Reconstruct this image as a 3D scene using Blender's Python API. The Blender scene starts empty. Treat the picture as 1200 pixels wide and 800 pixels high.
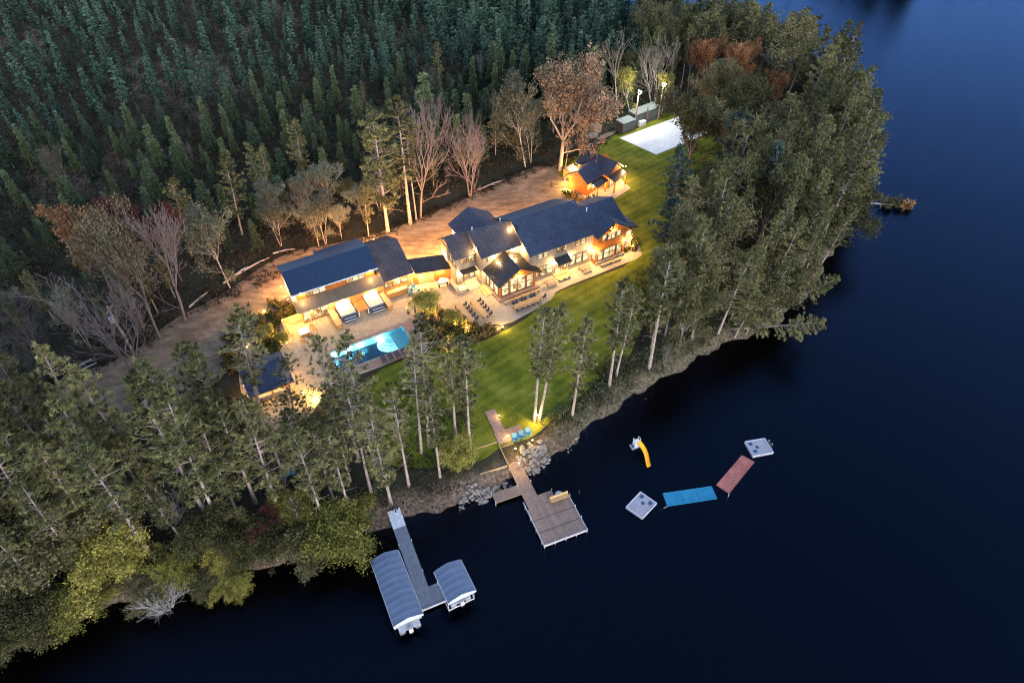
import bpy, math, random
import numpy as np
from mathutils import Vector, noise
from mathutils.geometry import tessellate_polygon
LK = 10.5
random.seed(7); RNG = np.random.default_rng(7)
sc = bpy.context.scene
COL = sc.collection
PI = math.pi
# ------------------------------------------------------------------ camera model (used to read ground positions off the survey photo)
CH = 70.0; CP = math.radians(44); CF = 800.0
def G(u, v, z=0.0):
    x = (u-600)/CF; y = -(v-400)/CF
    d = (x, math.cos(CP)+y*math.sin(CP), -math.sin(CP)+y*math.cos(CP))
    t = (z-CH)/d[2]
    return (d[0]*t, d[1]*t)
def PJ(X, Y, Z):
    dz = Z-CH
    zc = Y*math.cos(CP)-dz*math.sin(CP); yc = Y*math.sin(CP)+dz*math.cos(CP)
    return (600+CF*X/zc, 400-CF*yc/zc)
OX, OY = -1.9, 81.2; AX = math.radians(30)
def W(a, b): return (OX+a*math.cos(AX)-b*math.sin(AX), OY+a*math.sin(AX)+b*math.cos(AX))
def LOC(X, Y):
    dx = X-OX; dy = Y-OY
    return (dx*math.cos(AX)+dy*math.sin(AX), -dx*math.sin(AX)+dy*math.cos(AX))
def inpoly(x, y, P):
    c = False; n = len(P); j = n-1
    for i in range(n):
        if (P[i][1] > y) != (P[j][1] > y) and x < (P[j][0]-P[i][0])*(y-P[i][1])/(P[j][1]-P[i][1])+P[i][0]: c = not c
        j = i
    return c
# ------------------------------------------------------------------ materials
class NT:
    def __init__(s, name):
        s.m = bpy.data.materials.new(name); s.m.use_nodes = True
        s.t = s.m.node_tree; s.n = s.t.nodes; s.l = s.t.links
        s.b = s.n['Principled BSDF']; s.out = s.n['Material Output']
    def node(s, k, **kw):
        n = s.n.new(k)
        for a, b in kw.items(): setattr(n, a, b)
        return n
    def link(s, a, b): s.l.new(a, b)
    def coord(s, kind='Object'):
        return s.node('ShaderNodeTexCoord').outputs[kind]
    def noise(s, vec, scale, detail=4, rough=0.6):
        n = s.node('ShaderNodeTexNoise'); n.inputs['Scale'].default_value = scale
        n.inputs['Detail'].default_value = detail; n.inputs['Roughness'].default_value = rough
        s.link(vec, n.inputs['Vector']); return n.outputs['Fac']
    def ramp(s, fac, stops):
        r = s.node('ShaderNodeValToRGB'); e = r.color_ramp.elements
        while len(e) > 1: e.remove(e[0])
        e[0].position = stops[0][0]; e[0].color = (*stops[0][1], 1)
        for p, c in stops[1:]:
            k = e.new(p); k.color = (*c, 1)
        s.link(fac, r.inputs[0]); return r.outputs[0]
    def mix(s, fac, a, b, mode='MIX'):
        m = s.node('ShaderNodeMix', data_type='RGBA', blend_type=mode)
        if isinstance(fac, (int, float)): m.inputs[0].default_value = fac
        else: s.link(fac, m.inputs[0])
        for v, i in ((a, 6), (b, 7)):
            if isinstance(v, tuple): m.inputs[i].default_value = (*v, 1)
            else: s.link(v, m.inputs[i])
        return m.outputs[2]
    def math(s, op, a, b=None, c=None):
        m = s.node('ShaderNodeMath', operation=op)
        for v, i in ((a, 0), (b, 1), (c, 2)):
            if v is None: continue
            if isinstance(v, (int, float)): m.inputs[i].default_value = v
            else: s.link(v, m.inputs[i])
        return m.outputs[0]
    def sep(s, vec):
        x = s.node('ShaderNodeSeparateXYZ'); s.link(vec, x.inputs[0]); return x.outputs
    def bump(s, h, strength=0.5, dist=0.05):
        b = s.node('ShaderNodeBump'); b.inputs['Strength'].default_value = strength; b.inputs['Distance'].default_value = dist
        s.link(h, b.inputs['Height']); s.link(b.outputs[0], s.b.inputs['Normal']); return b
    def set(s, color=None, rough=0.8, metal=0.0, spec=0.3):
        if color is not None:
            if isinstance(color, tuple): s.b.inputs['Base Color'].default_value = (*color, 1)
            else: s.link(color, s.b.inputs['Base Color'])
        s.b.inputs['Roughness'].default_value = rough; s.b.inputs['Metallic'].default_value = metal
        s.b.inputs['Specular IOR Level'].default_value = spec
        return s.m
def sc_(c, k): return tuple(min(1, x*k) for x in c)
def plain(name, c, rough=0.7, metal=0.0, spec=0.3, var=0.25, scale=3.0):
    n = NT(name); f = n.noise(n.coord(), scale, 5)
    return n.set(n.ramp(f, [(0.3, sc_(c, 1-var)), (0.7, sc_(c, 1+var))]), rough, metal, spec)
def ground(name, stops, s1=0.35, s2=3.0, bump=0.5, rough=0.95, dist=0.08, blend=0.5):
    n = NT(name); v = n.coord()
    a = n.noise(v, s1, 6, 0.65); b = n.noise(v, s2, 6, 0.7)
    f = n.math('ADD', n.math('MULTIPLY', a, 1-blend), n.math('MULTIPLY', b, blend))
    n.bump(b, bump, dist)
    return n.set(n.ramp(f, stops), rough, 0, 0.15)
def boards(name, c, pitch, horiz=False, rough=0.7, depth=0.5, spec=0.3, axis=None):
    n = NT(name); v = n.coord(); x = n.sep(v)
    if axis == 'x': co = x[0]
    elif axis == 'y': co = x[1]
    else: co = x[2] if horiz else n.math('ADD', x[0], x[1])
    fr = n.math('FRACT', n.math('DIVIDE', co, pitch))
    line = n.math('LESS_THAN', fr, 0.16)
    idx = n.math('FLOOR', n.math('DIVIDE', co, pitch))
    wn = n.node('ShaderNodeTexWhiteNoise', noise_dimensions='1D'); n.link(idx, wn.inputs['W'])
    f = n.noise(v, 2.2, 6, 0.7)
    col = n.ramp(f, [(0.25, sc_(c, 0.65)), (0.75, sc_(c, 1.3))])
    col = n.mix(n.math('MULTIPLY', wn.outputs[0], 0.45), col, sc_(c, 0.6))
    col = n.mix(n.math('MULTIPLY', line, depth), col, sc_(c, 0.35))
    return n.set(col, rough, 0, spec)
def emis(name, c, s):
    n = NT(name); n.b.inputs['Base Color'].default_value = (*c, 1)
    n.b.inputs['Emission Color'].default_value = (*c, 1); n.b.inputs['Emission Strength'].default_value = s
    return n.m
def foliage(name, dark, light, alt=None, rnd=0.5, trans=0.25):
    n = NT(name)
    at = n.node('ShaderNodeAttribute'); at.attribute_name = 'tint'
    oi = n.node('ShaderNodeObjectInfo')
    c = n.ramp(at.outputs['Fac'], [(0.0, dark), (1.0, light)])
    if alt is not None:
        c2 = n.ramp(at.outputs['Fac'], [(0.0, sc_(alt, 0.45)), (1.0, alt)])
        c = n.mix(n.math('MULTIPLY', oi.outputs['Random'], rnd), c, c2)
    hsv = n.node('ShaderNodeHueSaturation'); n.link(c, hsv.inputs['Color'])
    n.link(n.math('ADD', 0.6, n.math('MULTIPLY', oi.outputs['Random'], 0.8)), hsv.inputs['Value'])
    n.set(hsv.outputs[0], 0.85, 0, 0.12)
    tr = n.node('ShaderNodeBsdfTranslucent'); n.link(hsv.outputs[0], tr.inputs[0])
    mx = n.node('ShaderNodeMixShader'); mx.inputs[0].default_value = trans
    n.link(n.b.outputs[0], mx.inputs[1]); n.link(tr.outputs[0], mx.inputs[2]); n.link(mx.outputs[0], n.out.inputs[0])
    return n.m
M = {}
M['floor'] = None
def terrain_mat():
    n = NT('forest_floor'); v = n.coord(); z = n.sep(v)[2]
    a = n.noise(v, 0.12, 6, 0.7); b = n.noise(v, 2.5, 7, 0.75)
    f = n.math('ADD', n.math('MULTIPLY', a, 0.45), n.math('MULTIPLY', b, 0.55))
    floor = n.ramp(f, [(0.36, (0.010, 0.012, 0.007)), (0.48, (0.035, 0.034, 0.020)), (0.6, (0.045, 0.037, 0.025))])
    bank = n.ramp(b, [(0.35, (0.045, 0.035, 0.026)), (0.5, (0.14, 0.095, 0.07)), (0.66, (0.27, 0.185, 0.145))])
    zz = n.math('ADD', z, n.math('MULTIPLY', n.math('SUBTRACT', a, 0.5), 0.6))
    mr = n.node('ShaderNodeMapRange'); mr.inputs[1].default_value = -0.1; mr.inputs[2].default_value = -0.5; n.link(zz, mr.inputs[0])
    gb = n.ramp(b, [(0.35, (0.035, 0.045, 0.018)), (0.5, (0.085, 0.095, 0.04)), (0.64, (0.17, 0.155, 0.085))])
    gx_ = n.node('ShaderNodeMapRange'); gx_.inputs[1].default_value = 5; gx_.inputs[2].default_value = 10; n.link(n.math('ADD', n.sep(v)[0], n.math('MULTIPLY', a, 4)), gx_.inputs[0])
    bank = n.mix(n.math('MULTIPLY', gx_.outputs[0], 0.3), bank, gb)
    c = n.mix(mr.outputs[0], floor, bank)
    bed = n.node('ShaderNodeMapRange'); bed.inputs[1].default_value = -1.15; bed.inputs[2].default_value = -1.5; n.link(z, bed.inputs[0])
    mud = n.ramp(b, [(0.35, (0.035, 0.022, 0.014)), (0.65, (0.11, 0.07, 0.045))])
    deep = n.node('ShaderNodeMapRange'); deep.inputs[1].default_value = -1.4; deep.inputs[2].default_value = -3.2; n.link(z, deep.inputs[0])
    mud = n.mix(deep.outputs[0], mud, (0.004, 0.006, 0.010))  # bed colour darkens with depth, standing in for light absorbed by the water
    c = n.mix(bed.outputs[0], c, mud)
    n.bump(b, 0.8, 0.25)
    return n.set(c, 0.95, 0, 0.1)
M['terrain'] = terrain_mat()
def water_mat():
    n = NT('lake_water'); v = n.coord()
    mp = n.node('ShaderNodeMapping'); mp.inputs['Rotation'].default_value = (0, 0, 0.5); mp.inputs['Scale'].default_value = (1, 1.8, 1); n.link(v, mp.inputs[0])
    a = n.noise(mp.outputs[0], 2.6, 9, 0.85); b = n.noise(mp.outputs[0], 0.12, 3, 0.5)
    bp = n.node('ShaderNodeBump'); bp.inputs['Strength'].default_value = 0.3; bp.inputs['Distance'].default_value = 0.10; n.link(a, bp.inputs['Height'])
    gl = n.node('ShaderNodeBsdfGlossy'); gl.inputs['Color'].default_value = (0.19, 0.32, 0.62, 1)
    n.link(n.math('ADD', 0.01, n.math('MULTIPLY', b, 0.10)), gl.inputs['Roughness']); n.link(bp.outputs[0], gl.inputs['Normal'])
    tr = n.node('ShaderNodeBsdfTransparent'); tr.inputs[0].default_value = (0.36, 0.33, 0.32, 1)
    fr = n.node('ShaderNodeFresnel'); fr.inputs[0].default_value = 1.36; n.link(bp.outputs[0], fr.inputs['Normal'])
    mx = n.node('ShaderNodeMixShader'); n.link(fr.outputs[0], mx.inputs[0]); n.link(tr.outputs[0], mx.inputs[1]); n.link(gl.outputs[0], mx.inputs[2])
    n.link(mx.outputs[0], n.out.inputs[0]); return n.m
M['water'] = water_mat()
def pool_mat():
    n = NT('pool_water'); v = n.coord(); a = n.noise(v, 2.2, 5, 0.6)
    bp = n.node('ShaderNodeBump'); bp.inputs['Strength'].default_value = 0.4; bp.inputs['Distance'].default_value = 0.06; n.link(a, bp.inputs['Height'])
    gl = n.node('ShaderNodeBsdfGlossy'); gl.inputs['Roughness'].default_value = 0.05; n.link(bp.outputs[0], gl.inputs['Normal'])
    tr = n.node('ShaderNodeBsdfTransparent'); tr.inputs[0].default_value = (0.48, 0.92, 1.0, 1)
    fr = n.node('ShaderNodeFresnel'); fr.inputs[0].default_value = 1.33; n.link(bp.outputs[0], fr.inputs['Normal'])
    mx = n.node('ShaderNodeMixShader'); n.link(fr.outputs[0], mx.inputs[0]); n.link(tr.outputs[0], mx.inputs[1]); n.link(gl.outputs[0], mx.inputs[2])
    n.link(mx.outputs[0], n.out.inputs[0]); return n.m
M['poolwater'] = pool_mat()
def lawn_mat():
    n = NT('mown_lawn'); v = n.coord(); x = n.sep(v)
    a = n.noise(v, 0.25, 5, 0.6); b = n.noise(v, 6.0, 6, 0.75)
    st = n.math('SINE', n.math('MULTIPLY', n.math('ADD', n.math('MULTIPLY', x[0], 0.64), n.math('MULTIPLY', x[1], -0.77)), 4.2))
    f = n.math('ADD', n.math('ADD', n.math('MULTIPLY', a, 0.45), n.math('MULTIPLY', b, 0.52)), n.math('MULTIPLY', st, 0.018))
    n.bump(b, 0.6, 0.06)
    return n.set(n.ramp(f, [(0.36, (0.030, 0.050, 0.006)), (0.5, (0.12, 0.13, 0.012)), (0.62, (0.23, 0.215, 0.032))]), 0.95, 0, 0.1)
M['lawn'] = lawn_mat()
def drive_mat():
    n = NT('gravel_drive'); v = n.coord()
    mp = n.node('ShaderNodeMapping'); mp.inputs['Rotation'].default_value = (0, 0, -0.6); mp.inputs['Scale'].default_value = (0.5, 1.1, 1); n.link(v, mp.inputs[0])
    a = n.noise(mp.outputs[0], 0.9, 6, 0.65); b = n.noise(v, 7, 6, 0.8); c = n.noise(v, 0.15, 4, 0.6)
    f = n.math('ADD', n.math('ADD', n.math('MULTIPLY', a, 0.4), n.math('MULTIPLY', b, 0.35)), n.math('MULTIPLY', c, 0.25))
    n.bump(b, 0.4, 0.04)
    return n.set(n.ramp(f, [(0.38, (0.075, 0.052, 0.036)), (0.5, (0.18, 0.128, 0.085)), (0.60, (0.31, 0.225, 0.15))]), 0.95, 0, 0.1)
M['drive'] = drive_mat()
def paver_mat():
    n = NT('stone_paving'); v = n.coord()
    br = n.node('ShaderNodeTexBrick'); br.inputs['Scale'].default_value = 1.0
    br.inputs['Brick Width'].default_value = 1.2; br.inputs['Row Height'].default_value = 0.6; br.inputs['Mortar Size'].default_value = 0.03
    br.inputs['Color1'].default_value = (0.42, 0.33, 0.22, 1); br.inputs['Color2'].default_value = (0.30, 0.235, 0.16, 1); br.inputs['Mortar'].default_value = (0.15, 0.13, 0.1, 1)
    mp = n.node('ShaderNodeMapping'); mp.inputs['Rotation'].default_value = (0, 0, -AX); n.link(v, mp.inputs[0]); n.link(mp.outputs[0], br.inputs[0])
    b = n.noise(v, 1.6, 7, 0.7)
    return n.set(n.mix(0.55, br.outputs[0], n.ramp(b, [(0.3, (0.21, 0.16, 0.105)), (0.7, (0.48, 0.38, 0.26))])), 0.85, 0, 0.2)
M['paver'] = paver_mat()
M['slab'] = ground('concrete_slabs', [(0.3, (0.25, 0.20, 0.15)), (0.7, (0.42, 0.35, 0.27))], 0.5, 4, 0.2, 0.85)
M['redpaver'] = ground('brown_pavers', [(0.3, (0.17, 0.11, 0.09)), (0.7, (0.32, 0.22, 0.18))], 0.9, 5, 0.2, 0.85)
M['bed'] = ground('mulch_bed', [(0.38, (0.05, 0.035, 0.025)), (0.5, (0.16, 0.11, 0.08)), (0.62, (0.32, 0.24, 0.18))], 0.8, 6, 0.9, 0.95, 0.1, 0.7)
M['sand'] = ground('white_court_sand', [(0.38, (0.50, 0.50, 0.51)), (0.62, (0.70, 0.70, 0.71))], 0.2, 2, 0.35, 0.95, 0.05, 0.4)
M['bank'] = ground('brown_bank_soil', [(0.36, (0.05, 0.03, 0.025)), (0.5, (0.14, 0.09, 0.075)), (0.62, (0.24, 0.17, 0.15))], 0.5, 3.5, 1, 0.95, 0.2, 0.7)
def shingle_mat(name, c, rough=0.55):
    n = NT(name); v = n.coord('Object'); x = n.sep(v)
    a = n.noise(v, 4.5, 5, 0.8); g = n.noise(v, 0.5, 4, 0.6)
    fr = n.math('FRACT', n.math('DIVIDE', x[2], 0.14)); line = n.math('LESS_THAN', fr, 0.25)
    f = n.math('ADD', n.math('MULTIPLY', a, 0.75), n.math('MULTIPLY', g, 0.25))
    col = n.ramp(f, [(0.38, sc_(c, 0.4)), (0.5, c), (0.62, sc_(c, 2.1))])
    col = n.mix(n.math('MULTIPLY', line, 0.3), col, sc_(c, 0.5))
    n.bump(a, 0.4, 0.03)
    return n.set(col, rough, 0, 0.35)
M['shingle'] = shingle_mat('dark_roof_shingles', (0.022, 0.030, 0.058))
M['shingle2'] = shingle_mat('weathered_roof_shingles', (0.040, 0.036, 0.046))
M['metalroof'] = plain('blue_metal_roofing', (0.016, 0.034, 0.075), 0.45, 0.2, 0.4, 0.25, 2.5)
M['darkmetal'] = plain('brown_metal_roofing', (0.06, 0.055, 0.055), 0.34, 0.6, 0.5, 0.25, 1.5)
M['tanroof'] = boards('tan_metal_porch_roof', (0.15, 0.12, 0.09), 0.45, rough=0.45, depth=0.35, axis='x')
M['grey'] = boards('grey_batten_siding', (0.20, 0.165, 0.135), 0.42)
M['cedar'] = boards('orange_cedar_siding', (0.40, 0.115, 0.018), 0.25)
M['cedarlight'] = boards('honey_cedar_boards', (0.46, 0.21, 0.055), 0.2)
M['trim'] = plain('dark_trim', (0.05, 0.045, 0.04), 0.6)
M['white'] = plain('white_paint', (0.7, 0.7, 0.68), 0.5, 0, 0.4, 0.08)
M['cream'] = plain('cream_siding', (0.5, 0.43, 0.32), 0.7, 0, 0.3, 0.1)
M['wood'] = boards('pale_timber', (0.50, 0.32, 0.15), 0.18)
M['dockwood'] = boards('dock_decking', (0.26, 0.17, 0.135), 0.3, axis='y', depth=0.5)
M['rail'] = plain('dock_rail_metal', (0.5, 0.46, 0.48), 0.5, 0.2)
M['greydock'] = boards('grey_dock_panels', (0.17, 0.19, 0.24), 0.32, axis='y', depth=0.35)
M['stone'] = ground('granite', [(0.35, (0.09, 0.075, 0.065)), (0.65, (0.36, 0.31, 0.28))], 1.2, 6, 0.4, 0.85)
M['stonewall'] = ground('field_stone_wall', [(0.3, (0.14, 0.11, 0.09)), (0.7, (0.40, 0.33, 0.26))], 3, 9, 1.0, 0.9)
M['black'] = plain('black_metal', (0.02, 0.02, 0.022), 0.5)
M['char'] = plain('charcoal_fabric', (0.05, 0.05, 0.065), 0.9)
M['tub'] = plain('hot_tub_cover', (0.27, 0.27, 0.29), 0.6, 0, 0.3, 0.12, 2)
M['tubside'] = plain('hot_tub_cabinet', (0.07, 0.07, 0.09), 0.6)
M['steel'] = plain('stainless_steel', (0.5, 0.5, 0.52), 0.35, 0.7)
M['cyan'] = plain('light_blue_plastic', (0.06, 0.20, 0.30), 0.55, 0, 0.3, 0.12)
M['cushion'] = plain('pale_cushion', (0.38, 0.29, 0.15), 0.9)
M['yellow'] = plain('yellow_slide_plastic', (0.85, 0.40, 0.012), 0.4, 0, 0.5, 0.08)
M['matblue'] = ground('blue_foam_mat', [(0.3, (0.012, 0.13, 0.24)), (0.7, (0.03, 0.23, 0.38))], 0.9, 3, 0.2, 0.7)
M['matred'] = ground('red_foam_mat', [(0.34, (0.16, 0.045, 0.04)), (0.5, (0.36, 0.12, 0.10)), (0.7, (0.46, 0.19, 0.16))], 1.2, 4, 0.2, 0.75)
M['raft'] = plain('grey_white_raft_vinyl', (0.30, 0.28, 0.32), 0.55, 0, 0.4, 0.12, 1.4)
M['raftdark'] = plain('dark_raft_pad', (0.03, 0.07, 0.12), 0.6)
M['canopy'] = plain('blue_grey_canopy_vinyl', (0.10, 0.13, 0.20), 0.5, 0, 0.4, 0.15, 0.8)
M['canopyedge'] = plain('pale_canopy_valance', (0.48, 0.50, 0.56), 0.6)
M['plaster'] = plain('pool_plaster', (0.35, 0.62, 0.70), 0.6, 0, 0.3, 0.06)
M['shelf'] = plain('pool_shelf_stone', (0.45, 0.50, 0.46), 0.7)
M['container'] = boards('grey_corrugated_container', (0.12, 0.13, 0.125), 0.3, depth=0.3)
M['conttop'] = plain('container_roof', (0.15, 0.17, 0.165), 0.6)
M['pole'] = plain('treated_pole', (0.22, 0.15, 0.10), 0.8)
M['bark_pine'] = plain('pine_bark', (0.29, 0.23, 0.20), 0.9, 0, 0.1, 0.4, 1.5)
M['bark_grey'] = plain('grey_bark', (0.17, 0.145, 0.13), 0.9, 0, 0.1, 0.35, 1.5)
M['bark_dark'] = plain('dark_bark', (0.07, 0.055, 0.05), 0.9, 0, 0.1, 0.35, 1.5)
M['bark_pale'] = plain('bleached_bark', (0.32, 0.29, 0.27), 0.85, 0, 0.1, 0.3, 2)
M['bark_twig'] = plain('purple_grey_twigs', (0.17, 0.135, 0.135), 0.9, 0, 0.1, 0.25, 1.5)
M['f_pine'] = foliage('pine_needles', (0.017, 0.023, 0.008), (0.265, 0.265, 0.11), (0.24, 0.20, 0.09), 0.5)
M['f_bluepine'] = foliage('blue_green_needles', (0.014, 0.030, 0.025), (0.11, 0.155, 0.13))
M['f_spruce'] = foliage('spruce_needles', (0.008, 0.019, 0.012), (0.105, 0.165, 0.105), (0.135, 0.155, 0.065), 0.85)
M['f_leaf'] = foliage('olive_leaves', (0.03, 0.032, 0.012), (0.19, 0.175, 0.075), (0.15, 0.12, 0.07), 0.5)
M['f_yellow'] = foliage('yellow_green_leaves', (0.06, 0.065, 0.015), (0.40, 0.37, 0.09), (0.36, 0.28, 0.07), 0.5)
M['f_brown'] = foliage('rust_brown_leaves', (0.05, 0.034, 0.022), (0.31, 0.205, 0.13))
M['f_orange'] = foliage('orange_leaves', (0.09, 0.04, 0.018), (0.42, 0.20, 0.09))
M['f_dim'] = foliage('dim_brown_leaves', (0.02, 0.018, 0.012), (0.13, 0.105, 0.065))
M['f_red'] = foliage('dull_red_leaves', (0.05, 0.015, 0.012), (0.17, 0.055, 0.04))
M['f_grey'] = foliage('grey_green_leaves', (0.04, 0.043, 0.028), (0.23, 0.225, 0.15))
M['f_brush'] = foliage('underbrush_leaves', (0.008, 0.008, 0.006), (0.085, 0.070, 0.045))
M['f_grass'] = foliage('bank_grass', (0.04, 0.05, 0.02), (0.19, 0.20, 0.09))
M['f_shrub'] = foliage('garden_shrub_leaves', (0.03, 0.045, 0.012), (0.16, 0.17, 0.05), (0.22, 0.11, 0.05), 0.8)
def lit_mat(name, c1, c2, s, scale=1.3):
    n = NT(name); v = n.coord()
    vo = n.node('ShaderNodeTexVoronoi', distance='CHEBYCHEV'); vo.inputs['Scale'].default_value = scale; n.link(v, vo.inputs['Vector'])
    sepc = n.node('ShaderNodeSeparateColor'); n.link(vo.outputs['Color'], sepc.inputs[0])
    nz = n.noise(v, scale*2.5, 3)
    f = n.math('ADD', n.math('MULTIPLY', sepc.outputs[0], 0.6), n.math('MULTIPLY', nz, 0.4))
    c = n.ramp(f, [(0.15, sc_(c2, 0.12)), (0.32, sc_(c2, 0.8)), (0.5, c1), (0.85, sc_(c1, 1.15))])
    n.link(c, n.b.inputs['Emission Color']); n.b.inputs['Emission Strength'].default_value = s
    n.set((0.02, 0.02, 0.02), 0.1, 0, 0.5); return n.m
M['pane'] = lit_mat('lit_window_glass', (1.0, 0.80, 0.47), (0.75, 0.38, 0.10), 1.05)
M['lamp'] = emis('warm_lamp_glass', (1.0, 0.72, 0.32), 14)
M['flood'] = emis('white_flood_glass', (1.0, 0.98, 0.9), 40)
M['poollamp'] = emis('pool_lamp_glass', (0.75, 0.95, 1.0), 22)
# ------------------------------------------------------------------ mesh helpers
class MB:
    def __init__(s): s.v = []; s.f = []; s.mi = []
    def add(s, vs, fs, mi=0):
        o = len(s.v); s.v += [tuple(p) for p in vs]; s.f += [tuple(o+i for i in f) for f in fs]; s.mi += [mi]*len(fs); return s
    def box(s, x0, x1, y0, y1, z0, z1, mi=0, bev=0.0):
        if bev > 0:
            b = bev; vs = []
            for z, e in ((z0, 0), (z1-b, 0), (z1, b)):
                vs += [(x0+e, y0+e, z), (x1-e, y0+e, z), (x1-e, y1-e, z), (x0+e, y1-e, z)]
            fs = [(3, 2, 1, 0)]
            for k in (0, 4):
                for i in range(4): fs.append((k+i, k+(i+1) % 4, k+4+(i+1) % 4, k+4+i))
            fs.append((8, 9, 10, 11)); return s.add(vs, fs, mi)
        vs = [(x0, y0, z0), (x1, y0, z0), (x1, y1, z0), (x0, y1, z0), (x0, y0, z1), (x1, y0, z1), (x1, y1, z1), (x0, y1, z1)]
        return s.add(vs, [(3, 2, 1, 0), (4, 5, 6, 7), (0, 1, 5, 4), (1, 2, 6, 5), (2, 3, 7, 6), (3, 0, 4, 7)], mi)
    def prism(s, poly, z0, z1, mi=0):
        n = len(poly)
        vs = [(x, y, z0) for x, y in poly]+[(x, y, z1) for x, y in poly]
        return s.add(vs, [tuple(range(n-1, -1, -1)), tuple(range(n, 2*n))]+[(i, (i+1) % n, n+(i+1) % n, n+i) for i in range(n)], mi)
    def extr(s, poly3, d, mi=0):
        n = len(poly3); d = Vector(d)
        vs = [Vector(p) for p in poly3]+[Vector(p)+d for p in poly3]
        return s.add(vs, [tuple(range(n-1, -1, -1)), tuple(range(n, 2*n))]+[(i, (i+1) % n, n+(i+1) % n, n+i) for i in range(n)], mi)
    def slab(s, P, t=0.16, mi=0):      # P top corners, counter-clockwise seen from above
        P = [Vector(p) for p in P]; nn = (P[1]-P[0]).cross(P[2]-P[0]).normalized()
        if nn.z < 0: P = P[::-1]; nn = -nn
        return s.extr([p-nn*t for p in P], nn*t, mi)
    def seams(s, e0, e1, r0, r1, n, h=0.06, w=0.06, mi=0):   # ribs from the eave line e0-e1 to the ridge line r0-r1
        e0, e1, r0, r1 = map(Vector, (e0, e1, r0, r1)); nn = (e1-e0).cross(r0-e0).normalized()
        if nn.z < 0: nn = -nn
        al = (e1-e0).normalized()
        for i in range(n+1):
            k = i/n; a = e0.lerp(e1, k); b = r0.lerp(r1, k)
            s.extr([a-al*w/2, a+al*w/2, b+al*w/2, b-al*w/2], nn*h, mi)
        return s
    def tube(s, p0, p1, r0, r1=None, n=8, mi=0, caps=True):
        r1 = r0 if r1 is None else r1; p0 = Vector(p0); p1 = Vector(p1); d = p1-p0
        if d.length < 1e-6: return s
        q = d.to_track_quat('Z', 'Y'); vs = []
        for p, r in ((p0, r0), (p1, r1)):
            for i in range(n):
                a = 2*PI*i/n; vs.append(p+q @ Vector((math.cos(a)*r, math.sin(a)*r, 0)))
        fs = [(i, (i+1) % n, n+(i+1) % n, n+i) for i in range(n)]
        if caps: fs += [tuple(range(n-1, -1, -1)), tuple(range(n, 2*n))]
        return s.add(vs, fs, mi)
    def bar(s, p0, p1, w=0.08, mi=0): return s.tube(p0, p1, w*0.6, w*0.6, 4, mi)
    def ball(s, c, r, mi=0, n=8, sz=1.0):
        vs = []; fs = []; c = Vector(c); m = n//2
        for j in range(m+1):
            t = PI*j/m
            for i in range(n):
                p = 2*PI*i/n; vs.append(c+Vector((math.sin(t)*math.cos(p)*r, math.sin(t)*math.sin(p)*r, math.cos(t)*r*sz)))
        for j in range(m):
            for i in range(n): fs.append((j*n+i, (j+1)*n+i, (j+1)*n+(i+1) % n, j*n+(i+1) % n))
        return s.add(vs, fs, mi)
    def build(s, name, mats, parent=None, loc=None, rz=0.0, smooth=False):
        me = bpy.data.meshes.new(name); me.from_pydata(s.v, [], s.f)
        if not isinstance(mats, (list, tuple)): mats = [mats]
        for m in mats: me.materials.append(m)
        if any(s.mi): me.polygons.foreach_set('material_index', s.mi)
        if smooth: me.polygons.foreach_set('use_smooth', [True]*len(me.polygons))
        me.update(); o = bpy.data.objects.new(name, me); COL.objects.link(o)
        if parent: o.parent = parent
        if loc: o.location = loc
        o.rotation_euler[2] = rz
        return o
def tag(o, label=None, cat=None, group=None, kind=None):
    for k, v in (('label', label), ('category', cat), ('group', group), ('kind', kind)):
        if v: o[k] = v
    return o
def thing(name, x, y, z=0.0, rz=0.0, label=None, cat=None, group=None):
    o = bpy.data.objects.new(name, None); COL.objects.link(o); o.location = (x, y, z); o.rotation_euler[2] = rz
    o.empty_display_size = 0.3
    return tag(o, label, cat, group)
def dup(root, x, y, z=None, rz=None, label=None, group=None):
    r = root.copy(); COL.objects.link(r); r.location = (x, y, root.location.z if z is None else z)
    if rz is not None: r.rotation_euler[2] = rz
    tag(r, label, None, group)
    for ch in list(root.children):
        c = ch.copy(); COL.objects.link(c); c.parent = r
        for g in list(ch.children):
            d = g.copy(); COL.objects.link(d); d.parent = c
    return r
def npmesh(name, V, F, mat, parent=None, tint=None, extra=None):
    me = bpy.data.meshes.new(name); V = np.asarray(V, dtype=np.float32); F = np.asarray(F, dtype=np.int32)
    k = F.shape[1]
    me.vertices.add(len(V)); me.vertices.foreach_set('co', V.ravel())
    me.loops.add(F.size); me.loops.foreach_set('vertex_index', F.ravel())
    me.polygons.add(len(F)); me.polygons.foreach_set('loop_start', np.arange(0, F.size, k, dtype=np.int32))
    me.polygons.foreach_set('loop_total', np.full(len(F), k, dtype=np.int32))
    me.update(calc_edges=True)
    if tint is not None:
        at = me.attributes.new('tint', 'FLOAT', 'POINT'); at.data.foreach_set('value', np.asarray(tint, dtype=np.float32))
    me.materials.append(mat); o = bpy.data.objects.new(name, me); COL.objects.link(o)
    if parent: o.parent = parent
    return o
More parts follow.
